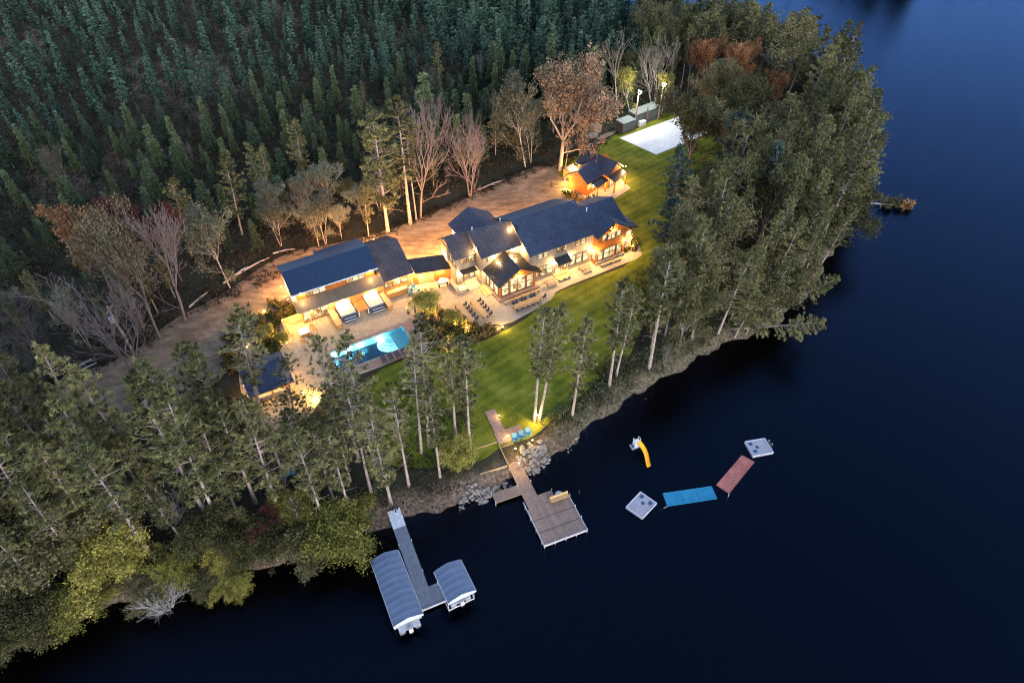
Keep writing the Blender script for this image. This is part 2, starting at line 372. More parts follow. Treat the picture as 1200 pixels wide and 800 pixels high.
# ------------------------------------------------------------------ land form
shore_px = [(-60, 800), (0, 765), (60, 735), (130, 712), (200, 690), (250, 680), (300, 668), (340, 655), (380, 642), (415, 628), (440, 618), (470, 607), (500, 598), (540, 588), (575, 575), (600, 563), (640, 540), (665, 520), (690, 500), (715, 482), (740, 465), (770, 447), (800, 430), (825, 415), (850, 403)]
SH = [G(u, v, -1.25) for u, v in shore_px]
SH += [(36.0, 75.0), (39.5, 77.0), (43, 80), (47, 84), (51.5, 90), (56, 97), (60.5, 104), (64.5, 112), (67.5, 122), (71, 134), (74, 146), (75.5, 157), (73, 168), (66, 178), (56, 183), (47, 189), (39, 198), (33, 212), (26, 240), (10, 290), (-30, 380), (-120, 520), (-500, 800)]
LANDP = [(-3000, -600), (-300, -600), (-120, -100), (-80, 10)] + SH + [(-3000, 2500)]
# second land: the far shore
FAR = [(88, 262), (110, 250), (128, 256), (150, 254), (185, 262), (240, 280), (400, 260), (3000, 300), (3000, 3000), (-300, 3000), (-100, 600), (20, 380), (60, 300)]
def sdist(px, py, P):
    px = np.asarray(px, float); py = np.asarray(py, float)
    d = np.full(px.shape, 1e9); ins = np.zeros(px.shape, bool); n = len(P); j = n-1
    for i in range(n):
        x0, y0 = P[j]; x1, y1 = P[i]; ex, ey = x1-x0, y1-y0
        t = np.clip(((px-x0)*ex+(py-y0)*ey)/(ex*ex+ey*ey+1e-9), 0, 1)
        d = np.minimum(d, np.hypot(px-x0-t*ex, py-y0-t*ey))
        c = ((y1 > py) != (y0 > py)) & (px < (x0-x1)*(py-y1)/((y0-y1) if y0 != y1 else 1e-9)+x1)
        ins ^= c; j = i
    return np.where(ins, d, -d)
POOL = (-26.8, -15.5, -1.7, 2.6)
def hgt(x, y):
    x = np.asarray(x, float); y = np.asarray(y, float)
    d = np.maximum(sdist(x, y, LANDP), sdist(x, y, FAR))
    wob = 0.35*np.sin(x*0.9+y*0.35)+0.25*np.sin(x*0.37-y*1.3)+0.2*np.sin(2.1*x+1.3*y)
    d = d+wob
    s = np.clip(d/5.0, 0, 1); s = 1-(1-s)**2.4
    z = np.where(d > 0, -1.25+1.25*s, np.maximum(-1.25+0.22*d, -6))
    a = (x-OX)*math.cos(AX)+(y-OY)*math.sin(AX); b = -(x-OX)*math.sin(AX)+(y-OY)*math.cos(AX)
    far = np.clip((np.abs(a+2)-52)/20, 0, 1)+np.clip((b-62)/20, 0, 1)
    far = np.clip(far, 0, 1)
    roll = 0.5*np.sin(x*0.11+1)+0.4*np.sin(y*0.13+x*0.05)+0.25*np.sin(x*0.31+y*0.27)
    z = z+np.where(d > 5, far*roll*np.clip((d-5)/10, 0, 1), 0)
    m = 0.9
    pool = (a > POOL[0]-m) & (a < POOL[1]+m) & (b > POOL[2]-m) & (b < POOL[3]+m)
    return np.where(pool, -2.2, z)
def hz(x, y): return float(hgt(np.array([x]), np.array([y]))[0])
def axis_grid(c, half, fine, n_out, far):
    a = np.arange(c-half, c+half+fine/2, fine)
    g = np.geomspace(fine*2, far, n_out)
    return np.concatenate([(a[0]-g)[::-1], a, a[-1]+g])
gx = axis_grid(0, 95, 0.8, 45, 3000); gy = axis_grid(105, 95, 0.8, 45, 3000)
XX, YY = np.meshgrid(gx, gy); ZZ = hgt(XX.ravel(), YY.ravel())
nx, ny = len(gx), len(gy); idx = np.arange(nx*ny).reshape(ny, nx)
F = np.stack([idx[:-1, :-1].ravel(), idx[:-1, 1:].ravel(), idx[1:, 1:].ravel(), idx[1:, :-1].ravel()], 1)
o = npmesh('ground', np.stack([XX.ravel(), YY.ravel(), ZZ], 1), F, M['terrain']); tag(o, kind='structure')
o.data.polygons.foreach_set('use_smooth', [True]*len(o.data.polygons))
o = MB().add([(-3500, -3500, -1.25), (3500, -3500, -1.25), (3500, 3500, -1.25), (-3500, 3500, -1.25)], [(0, 1, 2, 3)]).build('lake', M['water']); tag(o, kind='structure')
def sheet(name, pts, z, mat, holes=()):
    loops = [[Vector((x, y, z)) for x, y in pts]]+[[Vector((x, y, z)) for x, y in h] for h in holes]
    tris = tessellate_polygon(loops); vs = [p for l in loops for p in l]
    m = MB(); fs = []
    for t in tris:
        a, b, c = (vs[i] for i in t)
        fs.append(t if (b-a).cross(c-a).z > 0 else t[::-1])
    m.add(vs, fs); return tag(m.build(name, mat), kind='structure')
def smooth(P, it=2):
    for _ in range(it):
        Q = []
        for i in range(len(P)):
            a = P[i]; b = P[(i+1) % len(P)]
            Q += [(a[0]*.75+b[0]*.25, a[1]*.75+b[1]*.25), (a[0]*.25+b[0]*.75, a[1]*.25+b[1]*.75)]
        P = Q
    return P
PX = lambda L: [G(u, v) for u, v in L]
# forest road and gravel yard behind the buildings
sheet('gravel_drive', smooth(PX([(60, 470), (70, 440), (110, 432), (160, 412), (195, 378), (262, 345), (330, 296), (395, 285), (450, 272), (500, 252), (560, 226), (625, 193), (655, 196), (668, 212), (700, 236), (720, 260), (640, 300), (480, 330), (330, 372), (300, 395), (262, 440), (230, 470), (180, 480), (140, 520), (95, 520)])), 0.02, M['drive'])
sheet('garden_path', smooth(PX([(640, 196), (668, 190), (690, 170), (705, 158), (722, 152), (722, 156), (706, 163), (698, 175), (680, 200), (668, 226), (650, 222)])), 0.028, M['drive'])
lawn_pts = smooth(PX([(560, 402), (592, 388), (622, 370), (645, 345), (700, 325), (748, 306), (738, 262), (722, 240), (700, 215), (655, 210), (650, 190), (690, 178), (720, 158), (790, 126), (840, 135), (865, 190), (850, 260), (800, 300), (770, 345), (745, 400), (735, 425), (690, 455), (650, 490), (622, 515), (590, 520), (560, 545), (480, 550), (440, 540), (410, 480), (430, 440), (480, 425), (500, 410), (530, 404)]))
sheet('lawn', lawn_pts, 0.032, M['lawn'])
sheet('sand_court', PX([(726, 162), (769, 181.5), (836, 154), (795, 137)]), 0.05, M['sand'])
LW_ = lambda L: [W(a, b) for a, b in L]
pool_hole = LW_([(POOL[0], POOL[2]), (POOL[1], POOL[2]), (POOL[1], POOL[3]), (POOL[0], POOL[3])])
patio = LW_([(-38, 9), (-33.5, 12), (-31.5, 14), (-28, 13.2), (-15, 13.2), (-9.5, 13), (-3.5, 10), (0, 6), (6.5, 3), (18, 3), (24, 2.5), (27.5, 3), (28.2, 1), (27, -1.2), (25.4, -1.7), (12, -1.9), (9, -2.2), (7.6, -3.3), (4, -4.2), (-0.6, -4.9), (-2.3, -4.7), (-3.2, -3.9), (-6, -3.5), (-8.5, -3.3), (-11, -2.5), (-13, -3.3), (-20.5, -3.7), (-27, -3.6), (-30, -4.5), (-33, -7.5), (-38, -8), (-40.5, -3), (-39.5, 4)])
sheet('patio', patio, 0.04, M['paver'], [pool_hole])
sheet('front_walkway', LW_([(0.2, -0.2), (7.5, -0.4), (8, 1.5), (24.5, 0.2), (25.2, -1.5), (12, -1.75), (9, -2.0), (7.4, -3.1), (4, -4.0), (-0.5, -4.7), (-0.1, -0.4)]), 0.048, M['slab'])
for q in ((-2.2, 0.4, -4.3, -1.2),):
    sheet('terrace_slab', LW_([(q[0], q[2]), (q[1], q[2]+0.1), (q[1], q[3]), (q[0], q[3])]), 0.056, M['slab'])
sheet('pool_terrace', LW_([(-21.3, -3.6), (-14.6, -3.6), (-13.6, -1), (-13.5, 3.8), (-15.3, 3.2), (-15.2, -2.0), (-27.1, -2.05), (-27.1, 3.0), (-15.3, 3.0), (-15.3, 3.4), (-27.6, 3.3), (-27.8, -2.6)]), 0.048, M['redpaver'])
sheet('planting_bed', smooth(LW_([(-12.6, 1.8), (-10.5, 5.2), (-8.6, 4.2), (-7.5, 1.0), (-6.5, -2.7), (-2.6, -4.4), (-2.4, -5.4), (-6, -5.7), (-9.5, -6.2), (-13, -5), (-14, -2)])), 0.052, M['bed'])
sheet('side_planting_bed', smooth(LW_([(-30, 18), (-28.6, 17), (-28.6, 12.6), (-31.5, 11.9), (-32.2, 7.5), (-35, 4.6), (-40, 5.5), (-41, 10), (-37, 16)])), 0.052, M['bed'])
sheet('corner_planting_bed', smooth(LW_([(24.9, 0.4), (27.2, 0.6), (28.3, 3.2), (26.5, 5.6), (25, 4)])), 0.052, M['bed'])
cabslab = PX([(690, 238), (722, 232), (739, 221), (727, 209), (700, 215), (682, 228)])
sheet('cabin_terrace', cabslab, 0.04, M['slab'])
sheet('dark_lawn_strip', smooth(PX([(430, 440), (480, 418), (500, 430), (480, 470), (430, 480)])), 0.036, M['lawn'])
# ------------------------------------------------------------------ generic building parts
def pt(face, c, u, z, off):
    if face == 'F': return (u, c-off, z)
    if face == 'B': return (u, c+off, z)
    if face == 'L': return (c-off, u, z)
    return (c+off, u, z)
def bar_on(mb, face, c, u0, u1, z0, z1, d0, d1):
    p = [pt(face, c, u0, z0, d0), pt(face, c, u1, z1, d1)]
    x = sorted((p[0][0], p[1][0])); y = sorted((p[0][1], p[1][1])); z = sorted((z0, z1))
    mb.box(x[0], x[1], y[0], y[1], z[0], z[1])
def window(par, face, c, u0, u1, z0, z1, cols=1, rows=1, name='window', fm='trim', pane='pane'):
    m = MB(); w = 0.09
    for a, b, q, r in ((u0-w, u1+w, z0-w, z0), (u0-w, u1+w, z1, z1+w), (u0-w, u0, z0, z1), (u1, u1+w, z0, z1)): bar_on(m, face, c, a, b, q, r, -0.02, 0.07)
    for i in range(1, cols):
        u = u0+(u1-u0)*i/cols; bar_on(m, face, c, u-0.04, u+0.04, z0, z1, 0.02, 0.06)
    for i in range(1, rows):
        z = z0+(z1-z0)*i/rows; bar_on(m, face, c, u0, u1, z-0.04, z+0.04, 0.02, 0.058)
    f = m.build(name, M[fm], par)
    p = MB(); bar_on(p, face, c, u0, u1, z0, z1, -0.02, 0.03); p.build('pane', M[pane], f); return f
def sill_lamp(par, x, y, z, e=60, col=(1, 0.60, 0.22), r=0.1, light=True, dx=0, dy=0, dz=0):
    m = MB(); m.box(x-0.07, x+0.07, y-0.07, y+0.07, z+0.05, z+0.14)
    l = m.build('wall_lamp', M['black'], par)
    MB().ball((x, y, z), 0.09).build('bulb', M['lamp'], l)
    if light:
        L = bpy.data.lights.new('lamp_light', 'POINT'); L.energy = e*LK*(2.6 if e >= 120 else 1); L.color = col if e < 120 else (1, 0.50, 0.17); L.shadow_soft_size = r
        lo = bpy.data.objects.new('lamp_light', L); COL.objects.link(lo); lo.parent = l; lo.location = (x+dx, y+dy, z-0.15+dz)
    return l
def hpost(mb, x, y, z0, z1, w=0.2): mb.box(x-w/2, x+w/2, y-w/2, y+w/2, z0, z1)
def gable_walls(mb, a0, a1, b0, b1, ze, rb, zr, axis='a'):
    if axis == 'a': mb.extr([(a0, b0, 0), (a0, b0, ze), (a0, rb, zr), (a0, b1, ze), (a0, b1, 0)][::-1], (a1-a0, 0, 0))
    else: mb.extr([(a0, b0, 0), (a1, b0, 0), (a1, b0, ze), (rb, b0, zr), (a0, b0, ze)][::-1], (0, b1-b0, 0))
# ------------------------------------------------------------------ the lodge
lodge = thing('lodge', OX, OY, 0, AX, 'large grey lodge with blue shingle roofs and an orange cedar gable', 'building')
def z_front(b): return 6.0+(b-1)*0.533
m = MB(); gable_walls(m, 6.4, 18, 1.6, 12.4, 6.05, 7, 8.95); m.build('wall', M['grey'], lodge)
m = MB(); gable_walls(m, 17.9, 24.2, 1.6, 10, 6.02, 5.6, 8.2); m.build('wall', M['grey'], lodge)
m = MB(); m.slab([(6.0, 1, 6), (18, 1, 6), (18, 7, 9.2), (6.0, 7, 9.2)]).slab([(6.0, 7, 9.2), (18, 7, 9.2), (18, 13, 6.1), (6.0, 13, 6.1)])
m.build('roof', M['shingle'], lodge)
m = MB(); m.slab([(18, 1, 6), (24.7, 1, 6), (24.7, 5.6, z_front(5.6)), (18, 5.6, z_front(5.6))]).slab([(18, 5.6, z_front(5.6)), (24.7, 5.6, z_front(5.6)), (24.7, 10.5, 5.8), (18, 10.5, 5.8)])
m.build('roof', M['shingle'], lodge)
# front gable on the right end
gw = MB(); gw.extr([(18.4, 0.3, 0), (24.1, 0.3, 0), (24.1, 0.3, 6.05), (21.25, 0.3, 7.65), (18.4, 0.3, 6.05)][::-1], (0, 1.6, 0)); gw.build('wall', M['cedar'], lodge)
m = MB(); pk = (21.25, -0.25, 7.95)
bk = 4.65
m.slab([(17.8, -0.25, 5.9), pk, (21.25, bk, 7.95), (17.8, 0.81, 5.9)]).slab([pk, (24.7, -0.25, 5.9), (24.7, 0.9, 5.9), (21.25, bk, 7.95)])
m.build('roof', M['shingle'], lodge)
def truss(par, face_b, a0, a1, ze, zr, mat='cedarlight'):
    c = (a0+a1)/2; m = MB(); y = face_b-0.22
    m.bar((a0, y, ze), (c, y, zr), 0.2); m.bar((a1, y, ze), (c, y, zr), 0.2); m.bar((a0+0.7, y, ze+0.42), (a1-0.7, y, ze+0.42), 0.17)
    m.bar((c, y, ze+0.4), (c, y, zr), 0.17); m.bar((c, y, ze+0.45), (c-0.8, y, ze+1.0), 0.13); m.bar((c, y, ze+0.45), (c+0.8, y, ze+1.0), 0.13)
    m.build('gable_truss', M[mat], par)
truss(lodge, 0.3, 18.2, 24.3, 5.6, 7.6)
for u0, u1, z0, z1, c in ((19.25, 20.05, 4.6, 5.7, 1), (20.35, 21.8, 4.55, 6.0, 2), (22.1, 22.9, 4.6, 5.7, 1), (18.75, 19.6, 1.0, 2.8, 1), (19.95, 22.1, 1.0, 2.85, 2), (22.45, 23.5, 1.0, 2.85, 1)):
    window(lodge, 'F', 0.3, u0, u1, z0, z1, c, 2 if z0 < 2 else 1)
window(lodge, 'L', 18.4, 0.55, 1.35, 0.9, 2.8)
m = MB(); m.box(18.3, 24.2, 0.1, 0.3, 0, 0.7); m.build('stone_base', M['stonewall'], lodge)
# right bump-out with lean-to roof
m = MB(); m.box(24.15, 26.1, 1.0, 5.2, 0, 4.7); m.build('wall', M['cedar'], lodge)
m = MB(); m.slab([(24.25, 0.5, 5.5), (24.25, 5.7, 5.5), (26.9, 5.7, 4.75), (26.9, 0.5, 4.75)]).seams((26.9, 0.5, 4.75), (26.9, 5.7, 4.75), (24.3, 0.5, 5.49), (24.3, 5.7, 5.49), 11); m.build('roof', M['darkmetal'], lodge)
window(lodge, 'F', 1.0, 24.75, 25.8, 3.2, 4.3); window(lodge, 'F', 1.0, 24.75, 25.8, 1.0, 2.4)
# main front windows
for u0, u1 in ((7.9, 8.6), (8.9, 9.6), (11.45, 12.2), (12.5, 13.2), (15.0, 15.75), (16.05, 16.75)):
    window(lodge, 'F', 1.6, u0, u1, 4.5, 5.35, 1, 2)
for u0, u1 in ((7.5, 8.05), (8.25, 9.3), (9.5, 10.6), (13.95, 15.0), (15.3, 16.3), (16.65, 17.7)):
    window(lodge, 'F', 1.6, u0, u1, 0.9, 2.7, 1, 2)
d = window(lodge, 'F', 1.6, 11.2, 13.3, 0.25, 2.4, 2, 1, 'glass_door')
m = MB(); m.slab([(10.9, 0.2, 2.85), (13.5, 0.2, 2.85), (13.5, 1.6, 3.5), (10.9, 1.6, 3.5)], 0.1).seams((10.9, 0.2, 2.85), (13.5, 0.2, 2.85), (10.9, 1.6, 3.5), (13.5, 1.6, 3.5), 7); m.build('door_awning', M['darkmetal'], lodge)
m = MB(); m.box(10.8, 13.6, 0.25, 1.6, 0, 0.25).box(10.8, 13.6, 0.85, 1.6, 0.25, 0.42); m.build('door_steps', M['wood'], lodge)
# middle block
m = MB(); gable_walls(m, -0.5, 6.4, 4.9, 11.6, 6.1, 8.2, 8.2); m.build('wall', M['grey'], lodge)
m = MB(); m.slab([(-0.75, 4.3, 6.0), (6.4, 4.3, 6.0), (6.4, 8.2, 8.5), (-0.75, 8.2, 8.5)]).slab([(-0.75, 8.2, 8.5), (6.4, 8.2, 8.5), (6.4, 12.2, 6.1), (-0.75, 12.2, 6.1)]); m.build('roof', M['shingle2'], lodge)
window(lodge, 'F', 4.9, 0.6, 1.4, 4.7, 5.5); window(lodge, 'F', 4.9, 3.9, 4.6, 4.9, 5.5)
# left block
m = MB(); gable_walls(m, -3.8, -0.5, 7.2, 12.5, 5.6, 9.9, 7.3); m.build('wall', M['grey'], lodge)
m = MB(); m.slab([(-4.3, 6.6, 5.5), (-0.5, 6.6, 5.5), (-0.5, 9.9, 7.6), (-4.3, 9.9, 7.6)]).slab([(-4.3, 9.9, 7.6), (-0.5, 9.9, 7.6), (-0.5, 13, 5.6), (-4.3, 13, 5.6)]); m.build('roof', M['shingle2'], lodge)
window(lodge, 'F', 7.2, -3.0, -2.0, 4.0, 4.9); window(lodge, 'F', 7.2, -1.6, -0.7, 3.9, 5.0); window(lodge, 'F', 7.2, -2.7, -1.9, 0.9, 2.1); window(lodge, 'F', 7.2, -1.5, -0.75, 0.9, 2.1)
window(lodge, 'L', -3.8, 8.6, 9.3, 3.9, 5.3); window(lodge, 'L', -3.8, 7.6, 8.1, 3.4, 4.8)
truss_m = MB(); truss_m.bar((-4.15, 7.3, 5.7), (-4.15, 9.9, 7.3), 0.16).bar((-4.15, 12.4, 5.7), (-4.15, 9.9, 7.3), 0.16).bar((-4.15, 8.3, 6.2), (-4.15, 11.5, 6.2), 0.14); truss_m.build('gable_truss', M['cedarlight'], lodge)
m = MB(); m.box(-3.3, -0.6, 6.0, 7.2, 2.6, 2.75).box(-3.2, -3.05, 6.05, 6.2, 0, 2.6); m.build('porch_roof', M['darkmetal'], lodge)
# back wing
m = MB(); gable_walls(m, -0.3, 6.5, 9, 15.7, 5.4, 3.1, 7.2, 'b'); m.build('wall', M['grey'], lodge)
m = MB(); m.slab([(-0.8, 8.5, 5.4), (3.1, 8.5, 7.55), (3.1, 16.2, 7.55), (-0.8, 16.2, 5.4)]).slab([(3.1, 8.5, 7.55), (7.0, 8.5, 5.4), (7.0, 16.2, 5.4), (3.1, 16.2, 7.55)]); m.build('roof', M['shingle'], lodge)
# sun room
m = MB(); m.extr([(0.3, 0.7, 0.4), (6.9, 0.7, 0.4), (6.9, 0.7, 3.1), (3.6, 0.7, 5.1), (0.3, 0.7, 3.1)][::-1], (0, 4.2, 0)); m.build('wall', M['cedar'], lodge)
m = MB(); zr = 5.5; ze = 3.25
m.slab([(-0.35, -0.3, ze), (3.6, -0.3, zr), (3.6, 4.9, zr), (-0.35, 4.9, ze)]).slab([(3.6, -0.3, zr), (7.6, -0.3, ze), (7.6, 1.5, ze), (6.38, 1.5, ze+0.69), (6.38, 4.9, ze+0.69), (3.6, 4.9, zr)])
m.seams((-0.35, -0.3, ze), (-0.35, 4.9, ze), (3.6, -0.3, zr), (3.6, 4.9, zr), 13).seams((6.38, -0.3, ze+0.687), (6.38, 4.9, ze+0.687), (3.6, -0.3, zr), (3.6, 4.9, zr), 13); m.seams((7.6, -0.3, ze), (7.6, 1.4, ze), (6.38, -0.3, ze+0.687), (6.38, 1.4, ze+0.687), 4)
m.build('roof', M['darkmetal'], lodge)
truss(lodge, 0.7, 0.2, 7.0, 3.05, 5.0)
for u0, u1, zt, c in ((0.75, 1.9, 2.9, 1), (2.3, 4.9, 3.3, 2), (5.3, 6.4, 2.9, 1)): window(lodge, 'F', 0.7, u0, u1, 0.6, zt, c, 2)
for u0, u1 in ((1.1, 2.2), (2.5, 3.6), (3.9, 4.7)): window(lodge, 'L', 0.3, u0, u1, 0.6, 2.8, 1, 1)
window(lodge, 'R', 6.9, 0.85, 1.5, 0.6, 2.8)
m = MB(); m.box(-0.1, 7.3, 0.0, 0.7, 0, 0.38).box(-0.1, 0.3, 0.7, 5, 0, 0.38); m.box(0.3, 7.2, -0.15, 0.05, 0.3, 0.5); m.build('deck', M['dockwood'], lodge)
m = MB(); m.box(-1.2, -0.1, 2.3, 5.2, 0, 0.2).box(-0.75, -0.1, 2.3, 5.2, 0.2, 0.36); m.build('steps', M['wood'], lodge)
m = MB(); m.prism([(-3.1, 6.6), (-2.8, 4.6), (-0.9, 4.9), (-0.4, 7.2), (-3.0, 7.2)], 0, 0.35); m.build('landing', M['slab'], lodge)
# roof pipes
for a, b, z in ((18.9, 4.7, z_front(4.7)), (0.3, 9.3, 7.8), (5.4, 9.4, 7.7), (-2.4, 10.4, 7.2)):
    MB().tube((a, b, z-0.3), (a, b, z+0.65), 0.09).tube((a, b, z+0.65), (a, b, z+0.7), 0.13).build('vent_pipe', M['white'], lodge)
m = MB(); m.slab([(17.4, 8.2, 8.7), (19.2, 8.0, 7.3), (19.2, 6.4, 8.2), (17.4, 6.6, 9.15)], 0.05); m.build('ridge_flashing', M['canopyedge'], lodge)
m = MB(); m.box(6.35, 6.42, 5.2, 7.0, 8.3, 9.0); m.build('lamp_bracket', M['trim'], lodge)
# lamps on the lodge
for a, b, z, e in ((5.95, 6.6, 8.35, 45), (5.9, 3.9, 5.6, 90), (-0.95, 6.5, 6.6, 50), (1.6, 4.4, 5.3, 90), (5.2, 4.4, 5.6, 60), (0.0, 1.6, 3.0, 40), (0.0, 3.8, 3.0, 70), (-1.0, 6.8, 2.4, 60), (-3.4, 6.8, 2.4, 50), (10.7, 1.1, 2.9, 115), (13.9, 1.1, 2.9, 115), (7.3, 1.3, 2.6, 30), (18.0, 1.1, 2.8, 80), (18.2, -0.1, 3.2, 90), (24.2, 0.1, 3.2, 110), (21.2, -0.25, 6.6, 35), (3.6, 0.1, 3.9, 50), (25.9, 0.7, 2.8, 60), (26.4, 4.0, 2.8, 45), (24.5, 10.3, 3.5, 150), (12, 13.2, 4.0, 260), (4, 16.5, 4.0, 240), (-2.5, 13.4, 4.0, 260), (-1.3, 15.0, 3.5, 140), (18, 12.9, 4.0, 240), (7.3, 15.0, 3.5, 140)):
    sill_lamp(lodge, a, b, z, e)
# ------------------------------------------------------------------ guest wing
gh = thing('guest_house', OX, OY, 0, AX, 'long guest house with a ribbed blue metal roof over a row of lit clerestory windows', 'building')
m = MB(); m.extr([(-28, 12, 0), (-28, 12, 5.35), (-28, 14.6, 7.05), (-28, 18.0, 5.9), (-28, 18.0, 0)][::-1], (12.4, 0, 0)); m.build('wall', M['cedar'], gh)
m = MB(); m.box(-28.25, -28.0, 11.9, 18.0, 0, 5.3); m.build('end_wall', M['cream'], gh)
m = MB()
m.slab([(-28.7, 11.2, 5.35), (-15.3, 11.2, 5.35), (-15.3, 14.6, 7.4), (-28.7, 14.6, 7.4)]).slab([(-28.7, 14.6, 7.4), (-15.3, 14.6, 7.4), (-15.3, 18.4, 6.0), (-28.7, 18.4, 6.0)])
m.slab([(-22.6, 18.4, 6.0), (-15.3, 18.4, 6.0), (-15.3, 19.9, 5.45), (-22.6, 19.9, 5.45)])
m.seams((-28.7, 11.2, 5.35), (-15.3, 11.2, 5.35), (-28.7, 14.6, 7.4), (-15.3, 14.6, 7.4), 30).seams((-28.7, 18.4, 6.0), (-15.3, 18.4, 6.0), (-28.7, 14.6, 7.4), (-15.3, 14.6, 7.4), 30)
m.seams((-22.6, 19.9, 5.45), (-15.3, 19.9, 5.45), (-22.6, 18.4, 6.0), (-15.3, 18.4, 6.0), 17)
m.build('roof', M['metalroof'], gh)
m = MB(); m.box(-28.85, -28.7, 11.1, 11.3, 5.15, 5.4).box(-28.7, -15.2, 11.08, 11.2, 5.12, 5.3); m.build('gutter', M['canopyedge'], gh)
for a0, a1 in ((-26.4, -25.5), (-25.4, -24.5), (-24.4, -23.5), (-20.1, -19.2), (-19.1, -18.2), (-18.1, -17.25)): window(gh, 'F', 12, a0, a1, 3.7, 4.75)
m = MB(); m.box(-28, -15, 10.6, 12.1, 0, 2.7); m.build('lower_wall', M['cedarlight'], gh)
m = MB(); m.slab([(-28.6, 9.9, 2.75), (-14.8, 9.9, 2.75), (-14.8, 12.0, 3.5), (-28.6, 12.0, 3.5)]); m.build('porch_roof', M['tanroof'], gh)
window(gh, 'F', 10.6, -26.3, -25.2, 0.5, 2.2); window(gh, 'F', 10.6, -25.1, -24.0, 0.5, 2.2); window(gh, 'F', 10.6, -27.9, -26.8, 0.1, 2.2, 1, 1, 'door', 'cedar', 'pane')
m = MB(); gable_walls(m, -15.1, -10.2, 10.8, 21, 3.0, 16, 5.4); m.build('wall', M['cedarlight'], gh)
m = MB(); m.slab([(-14.8, 10.3, 2.85), (-9.8, 10.3, 2.85), (-9.8, 16.2, 5.75), (-15.3, 16.2, 5.75), (-15.3, 12.0, 3.69), (-14.8, 12.0, 3.69)]).slab([(-15.3, 16.2, 5.75), (-9.8, 16.2, 5.75), (-9.8, 21.5, 3.1), (-15.3, 21.5, 3.1)]); m.build('roof', M['shingle2'], gh)
for a0, a1 in ((-14.6, -13.5), (-13.2, -12.1), (-11.8, -10.8)): window(gh, 'F', 10.8, a0, a1, 1.3, 2.1)
for a, b, z, e in ((-27.2, 11.5, 4.8, 50), (-16.3, 11.5, 4.8, 50), (-21.8, 10.3, 2.4, 90), (-17, 10.2, 2.4, 80), (-26.6, 10.2, 2.4, 40), (-23.6, 10.2, 2.4, 45), (-12.6, 10.4, 2.4, 90), (-10, 10.6, 2.5, 60), (-29.0, 13.5, 3.2, 60), (-29.0, 17, 3.2, 70), (-26, 18.7, 4, 260), (-20, 20.3, 4, 280), (-12, 21.8, 3.0, 260), (-9.6, 17, 3.0, 120)):
    sill_lamp(gh, a, b, z, e)
# breezeway
bw = thing('breezeway', OX, OY, 0, AX, 'low covered breezeway with brown metal roof joining the guest house and the lodge', 'walkway')
m = MB(); m.slab([(-9.7, 10.0, 2.75), (-4.2, 8.4, 2.75), (-4.2, 11.2, 3.7), (-9.7, 12.9, 3.7)], 0.12).seams((-9.7, 10.0, 2.75), (-4.2, 8.4, 2.75), (-9.7, 12.9, 3.7), (-4.2, 11.2, 3.7), 13); m.build('roof', M['darkmetal'], bw)
m = MB(); m.prism([(-6.6, 9.75), (-4.1, 9.0), (-4.1, 9.15), (-6.6, 9.9)], 0, 2.5); m.build('wall', M['cedar'], bw); m = MB(); m.prism([(-9.9, 10.7), (-9.2, 10.5), (-9.2, 10.65), (-9.9, 10.85)], 0, 2.5); m.build('wall', M['cedar'], bw)
m = MB(); m.prism([(-9.15, 10.5), (-7.95, 10.15), (-7.95, 10.25), (-9.15, 10.6)], 0.05, 1.7).prism([(-7.9, 10.14), (-6.7, 9.8), (-6.7, 9.9), (-7.9, 10.24)], 0.05, 1.7); m.build('gate', M['wood'], bw)
m = MB()
for k in range(5): x = -9.6+k*1.35; hpost(m, x, 12.6-(x+9.7)*0.31, 0, 3.5, 0.18)
m.build('post', M['wood'], bw)
for a, b, z, e in ((-9.1, 9.9, 2.4, 80), (-5.9, 9.0, 2.4, 80), (-4.6, 11.6, 3.2, 120), (-7.5, 12.8, 3.0, 120)): sill_lamp(bw, a, b, z, e)
# ------------------------------------------------------------------ cabin by the lawn
CA = math.radians(49); cx0, cy0 = 12.6, 113.4
cab = thing('cabin', cx0, cy0, 0, CA, 'small orange cedar cabin with a dark blue roof and lit porch beside the lawn', 'building')
m = MB(); gable_walls(m, 0, 8.6, -2.1, 2.3, 2.9, 0.1, 4.6); m.build('wall', M['cedar'], cab)
m = MB(); gable_walls(m, 4.6, 8.7, -3.5, 3.6, 3.1, 6.65, 4.7, 'b'); m.build('wall', M['cedar'], cab)
m = MB(); m.slab([(-0.7, -2.6, 2.9), (4.2, -2.6, 2.9), (6.65, -0.05, 4.9), (-0.7, 0, 4.9)]).slab([(-0.7, 0, 4.9), (6.65, 0, 4.9), (6.6, 2.8, 2.9), (-0.7, 2.8, 2.9)])
m.slab([(4.1, -3.9, 3.0), (6.65, -3.9, 5.0), (6.65, 4.0, 5.0), (4.1, 4.0, 3.0)]).slab([(6.65, -3.9, 5.0), (9.2, -3.9, 3.0), (9.2, 4.0, 3.0), (6.65, 4.0, 5.0)]); m.build('roof', M['shingle'], cab)
m = MB(); m.slab([(0.6, -3.9, 2.2), (4.2, -3.9, 2.2), (4.2, -2.0, 2.75), (0.6, -2.0, 2.75)], 0.1); m.slab([(4.3, -5.2, 2.3), (8.6, -5.2, 2.3), (8.6, -3.5, 2.8), (4.3, -3.5, 2.8)], 0.1); m.build('porch_roof', M['darkmetal'], cab)
for x, y in ((0.9, -3.7), (3.6, -3.7), (4.7, -5.0), (8.3, -5.0)): MB().box(x-0.12, x+0.12, y-0.12, y+0.12, 0, 2.25).build('post', M['cedarlight'], cab)
window(cab, 'F', -2.1, 1.2, 2.3, 0.9, 2.0); window(cab, 'F', -3.5, 5.2, 6.4, 0.2, 2.2, 2); window(cab, 'F', -3.5, 6.9, 8.0, 0.9, 2.1)
